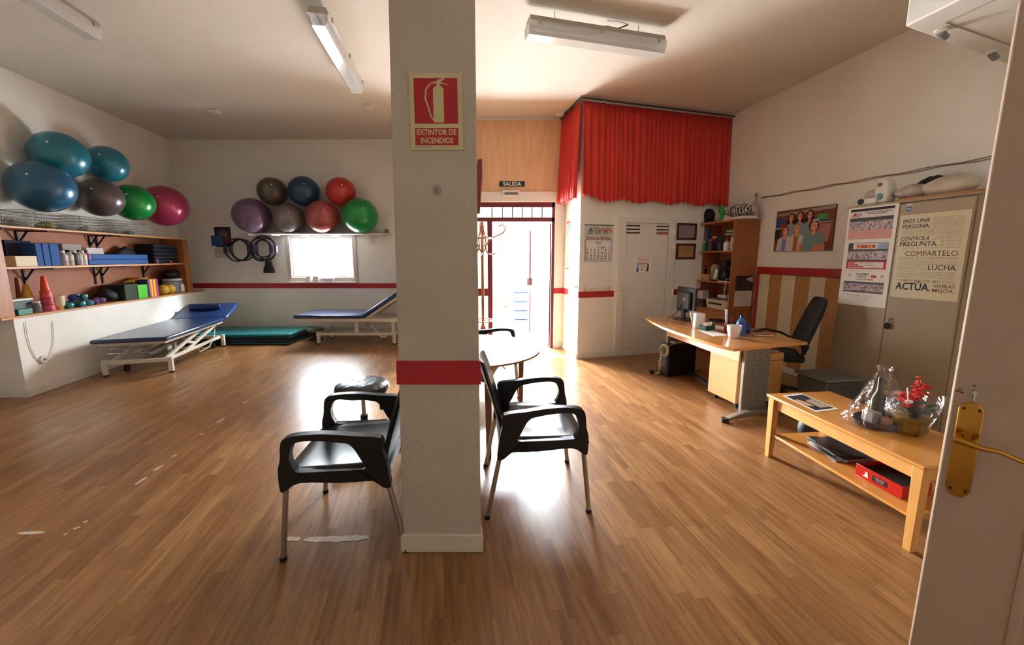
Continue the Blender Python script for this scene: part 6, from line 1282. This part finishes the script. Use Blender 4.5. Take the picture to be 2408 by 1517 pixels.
MB().box(-.10, -.04, -.04, .03, .014, .10).build('snack_box', mat('snack_silver', (150, 140, 130), .3, .4), t, bevel=.005); MB().lathe([(.03, .014), (.032, .02), (.03, .075), (.01, .08)], c=(-.03, -.06, 0), n=20).build('honey_jar', mat('amber_jar', (150, 96, 60), .15), t)
MB().box(.03, .12, -.05, .01, .014, .07).build('chocolate_box', mat('maroon_box', (96, 30, 34), .4), t, bevel=.004)
wrap(t, [(.185, .002, 0), (.19, .04, 0), (.16, .10, 0), (.12, .18, -.005), (.07, hG * .75, -.01), (.035, hG * .92, -.012), (.05, hG, -.012)], 1, sy=.8)
# kalanchoe
pk_ = tp(2130, 1022) 
t = T('potted_flower', 'potted plant with red blossoms wrapped in foil and cellophane', 'flowering plant', pk_ + Vector((0.035, .02, 0)), 0)
hK = aty(2165, 890, pk_.y).z - .5
foil = mat('gold_foil', (150, 120, 52), .3, .5, noise=.4, nscale=25, bump=.8, bscale=30)
MB().rings([[(q * math.cos(a) * (1 + .12 * math.sin(7 * a + z * 30)), q * math.sin(a) * (1 + .12 * math.sin(6 * a)), z) for a in [2 * math.pi * k / 28 for k in range(28)]] for q, z in ((.055, 0), (.075, .03), (.072, .08), (.09, .11))], cap=True).build('foil_pot_cover', foil, t)
rf = random.Random(5); stem = MB(); 
mb = MB()
for k in range(16):
    a = rf.uniform(0, 6.28); e = rf.uniform(.03, .10); z = .12 + rf.uniform(0, .06); c_ = Vector((e * math.cos(a), e * math.sin(a), z)); d_ = Vector((math.cos(a), math.sin(a), .5)).normalized(); s2 = Vector((-math.sin(a), math.cos(a), 0))
    mb.add([c_ - d_ * .03, c_ + s2 * .022 + Vector((0, 0, .008)), c_ + d_ * .04, c_ - s2 * .022 + Vector((0, 0, .008))], [(0, 1, 2, 3)], 0, True)
mb.build('leaves', mat('dark_leaf', (44, 56, 26), .5), t, recalc=False)
stalks = [((.01, 0, .12), (.03, 0, hK * .95)), ((0, 0, .12), (-.055, .01, hK * .70)), ((.0, 0, .12), (.03, .02, hK * .62)), ((0, .01, .12), (-.02, -.02, hK * .55))]
mb = MB()
for a, b in stalks: mb.tube([a, b], .003, 6)
mb.build('stalks', MATS['dark_leaf'], t)
redf = mat('blossom_red', (214, 36, 26), .5)
fl = MB()
for a, b in stalks:
    for k in range(26):
        f = rf.uniform(.55, 1.02); c_ = Vector(a).lerp(Vector(b), f) + Vector((rf.uniform(-.028, .028), rf.uniform(-.028, .028), rf.uniform(-.012, .018))); r0 = rf.uniform(.009, .014)
        for q in range(4):
            an = q * math.pi / 2 + rf.uniform(0, 1); fl.ball(c_ + Vector((math.cos(an), math.sin(an), .2)) * r0 * .7, r0 * .65, n=7, k=5, sc=(1, 1, .6))
fl.build('blossoms', redf, t)
MB().tube([(-.06, -.03, .2), (-.10, -.05, .30)], .003, 6).ball((-.062, -.035, .21), .018, sc=(1.2, .6, .7)).build('white_bow', paper_m, t)
MB().cyl((-.005, -.03, .11), (.0, -.03, .21), .022, 16).build('label_bottle', mat('dark_bottle_label', (60, 50, 48), .4), t)
wrap(t, [(.09, .03, 0), (.12, .12, .0), (.125, .19, .01), (.115, .24, .03)], 3, sy=.8)
# magazines and red tin on the shelf
rm = random.Random(9)
for k in range(6):
    p = atz(1965, 1062, .195)
    tag(MB().box(-.14, .14, -.10, .10, 0, .007).build('magazine', mat('magazine_%d' % k, ((110, 104, 100), (60, 56, 60), (150, 146, 150), (80, 60, 60), (50, 60, 64), (34, 38, 38))[k], .35, noise=.3, nscale=8), loc=(p.x + rm.uniform(-.02, .02), p.y + rm.uniform(-.02, .02), .194 + k * .0085), rz=math.radians(95 + rm.uniform(-14, 14)), bevel=.001), ['lowest', 'second lowest', 'third lowest', 'third highest', 'second highest', 'topmost'][k] + ' magazine of the pile on the coffee table shelf', 'magazine', 'magazines on the coffee table shelf')
p = atz(2095, 1150, .20)
t = T('red_tin', 'open red metal tin on the coffee table shelf', 'tin', (p.x + .05, p.y + .05, .194), math.radians(8.5))
redtin = mat('red_tin_paint', (176, 26, 16), .3)
MB().ring(rect(-.10, .10, -.128, .128), rect(-.097, .097, -.125, .125), .002, .078, 'z').box(-.10, .10, -.128, .128, 0, .003).build('tin_body', redtin, t, bevel=.003)
MB().box(-.093, .093, -.122, .122, .004, .055).build('contents', mat('dark_contents', (24, 20, 20), .7, noise=.6, nscale=30), t)
mb = MB(); MF = Matrix.Translation((-.101, 0, 0)) @ Matrix.Rotation(-math.pi / 2, 4, 'Z')
mb.sheet(-.03, .05, .02, .055, 0, 0, M=MF); mb.poly([(-.085, .02), (-.05, .02), (-.055, .035), (-.06, .06), (-.068, .045), (-.075, .06), (-.07, .035)], -.0002, 1)
for v in range(len(mb.v) - 7, len(mb.v)): mb.v[v] = MF @ mb.v[v]
mb.text('GALLETAS', .011, .01, .041, -.0004, 1, M=MF); mb.text('SURTIDAS', .009, .01, .028, -.0004, 1, M=MF)
mb.build('tin_print', [mat('tin_label_dark', (40, 18, 18), .4), mat('tin_cream', (226, 200, 180), .5)], t, recalc=False)

# ================================================================ ceiling fittings
lensm = mat('acrylic_diffuser', (214, 212, 206), .18, alpha=.62); housem = mat('light_housing_grey', (176, 168, 154), .45); tube_m = mat('fluorescent_tube', (236, 236, 232), .3)
def batten(name, label, p, q, z, drop=.10):
    p = Vector((p[0], p[1], 0)); q = Vector((q[0], q[1], 0)); L_ = (q - p).length; a = math.atan2((q - p).y, (q - p).x)
    t = T(name, label, 'ceiling light', (p.x, p.y, z), a, 'fluorescent battens on the ceiling')
    MB().prism([(-.065, drop), (.065, drop), (.09, drop * .45), (-.09, drop * .45)], 0, L_, 'x').build('housing', housem, t, bevel=.004)
    MB().rings([[(x, y * k, zz * 1.0) for y, zz in ((-.093, drop * .42), (-.085, -.02), (-.055, -.055), (.055, -.055), (.085, -.02), (.093, drop * .42))] for x, k in ((-.012, .9), (0.01, 1), (L_ - .01, 1), (L_ + .012, .9))], sm=False).build('diffuser', lensm, t)
    for y in (-.035, .035): MB().cyl((.03, y, .01), (L_ - .03, y, .01), .013, 12).build('tube', tube_m, t)
    for x in (.25, L_ - .25): MB().cyl((x, 0, drop), (x, 0, CH - z), .003, 8).build('suspension_wire', grey_m, t)
    for x in (.08, L_ / 2, L_ - .08):
        for y in (-.096, .096): MB().box(x - .012, x + .012, y - .006, y + .006, .02, .06).build('clip', housem, t)
    return t
zf = 3.56
a = atz(1242, 72, zf); b = atz(1553, 118, zf)
lt = batten('ceiling_light', 'suspended fluorescent batten near the red curtain, broadside', a, b, zf)
MB().tube([(.75, .02, .09), (.78, .04, .16), (.90, .03, .15), (1.0, .02, CH - zf)], .006, 8).build('power_cable', black_m, lt)
a = atz(748, 45, zf); b = atz(838, 208, zf)
batten('ceiling_light', 'suspended fluorescent batten left of the column, pointing away', a, b, zf)
a2 = atz(215, 78, zf); dd2 = (Vector((b.x, b.y, 0)) - Vector((a.x, a.y, 0)))
batten('ceiling_light', 'fluorescent batten cut off at the top left corner', (a2.x - dd2.x, a2.y - dd2.y), (a2.x, a2.y), zf)
for k, (px, py) in enumerate(((505, 259), (867, 247), (1317, 264))):
    p = atz(px, py, CH)
    tag(MB().prism([(-.07, 0), (.07, 0), (.055, -.045), (-.055, -.045)], -.05, .05, 'y').build('ceiling_sensor', white_m, loc=(p.x, p.y, CH - .001), bevel=.005), ['small white ceiling sensor nearest the left wall', 'small white ceiling sensor just left of the column', 'small white ceiling sensor beside the red curtain'][k], 'sensor', 'small white sensors on the ceiling')
for k, (px, py) in enumerate(((2213, 70), (2333, 120))):
    p = atz(px, py, 3.1)
    t = T('spotlight', ['soffit spotlight farther from the foreground door', 'soffit spotlight nearest the foreground door'][k], 'spotlight', (p.x, p.y, 3.099), .4, 'small spotlights under the soffit')
    MB().lathe([(.035, 0), (.035, -.012), (.02, -.014)], n=18).build('mount', white_m, t); MB().cyl((0, 0, -.02), (.05, -.01, -.045), .022, 16).build('lamp_head', grey_m, t)

# ---- worn tape marks on the floor
tape = mat('worn_tape', (206, 186, 164), .6, noise=.2, nscale=40)
def scuff(name, pts, w, lb, seed):
    w = w * 1.6
    r = random.Random(seed); P = [atz(x, y, 0) for x, y in pts]; up, dn_ = [], []
    N = 14
    for i in range(N + 1):
        t_ = i / N * (len(P) - 1); k = min(int(t_), len(P) - 2); c = P[k].lerp(P[k + 1], t_ - k); d = (P[k + 1] - P[k]).normalized(); n = Vector((-d.y, d.x, 0)); q = w * min(1, .55 + 3 * i / N, .55 + 3 * (N - i) / N)
        up.append(c + n * q * r.uniform(.8, 1.1)); dn_.append(c - n * q * r.uniform(.8, 1.1))
    c0 = P[0]; mb = MB(); mb.prism([(v.x - c0.x, v.y - c0.y) for v in up + dn_[::-1]], 0, .0008)
    return tag(mb.build(name, tape, loc=(c0.x, c0.y, .0004)), lb, 'floor mark', 'worn tape marks on the floor')
scuff('tape_mark', ((717, 1269), (790, 1268), (866, 1264)), .014, 'long worn tape strip on the floor left of the column', 1)
scuff('tape_mark', ((666, 1267), (706, 1268)), .010, 'short worn tape strip by the left chair leg', 2)
scuff('tape_mark', ((44, 1254), (102, 1253)), .008, 'short pale tape mark at the far left of the floor', 3)
for k, (a, b) in enumerate((((318, 1140), (345, 1122)), ((360, 1108), (384, 1094)), ((404, 1075), (414, 1070)), ((150, 1258), (158, 1256)), ((172, 1245), (188, 1239)), ((196, 1228), (206, 1226)), ((510, 995), (528, 982)), ((470, 1024), (478, 1020)), ((572, 948), (580, 943)))):
    scuff('tape_mark', (a, b), .006, ['pale scuff at the middle of the dashed floor line', 'longer pale scuff of the dashed floor line', 'tiny scuff just beyond the longer one', 'nearest tiny scuff of the dashed floor line', 'second nearest scuff of the dashed floor line', 'third nearest scuff of the dashed floor line', 'far pale scuff of the dashed floor line', 'tiny scuff before the far pale one', 'farthest tiny scuff of the dashed floor line'][k], 10 + k)
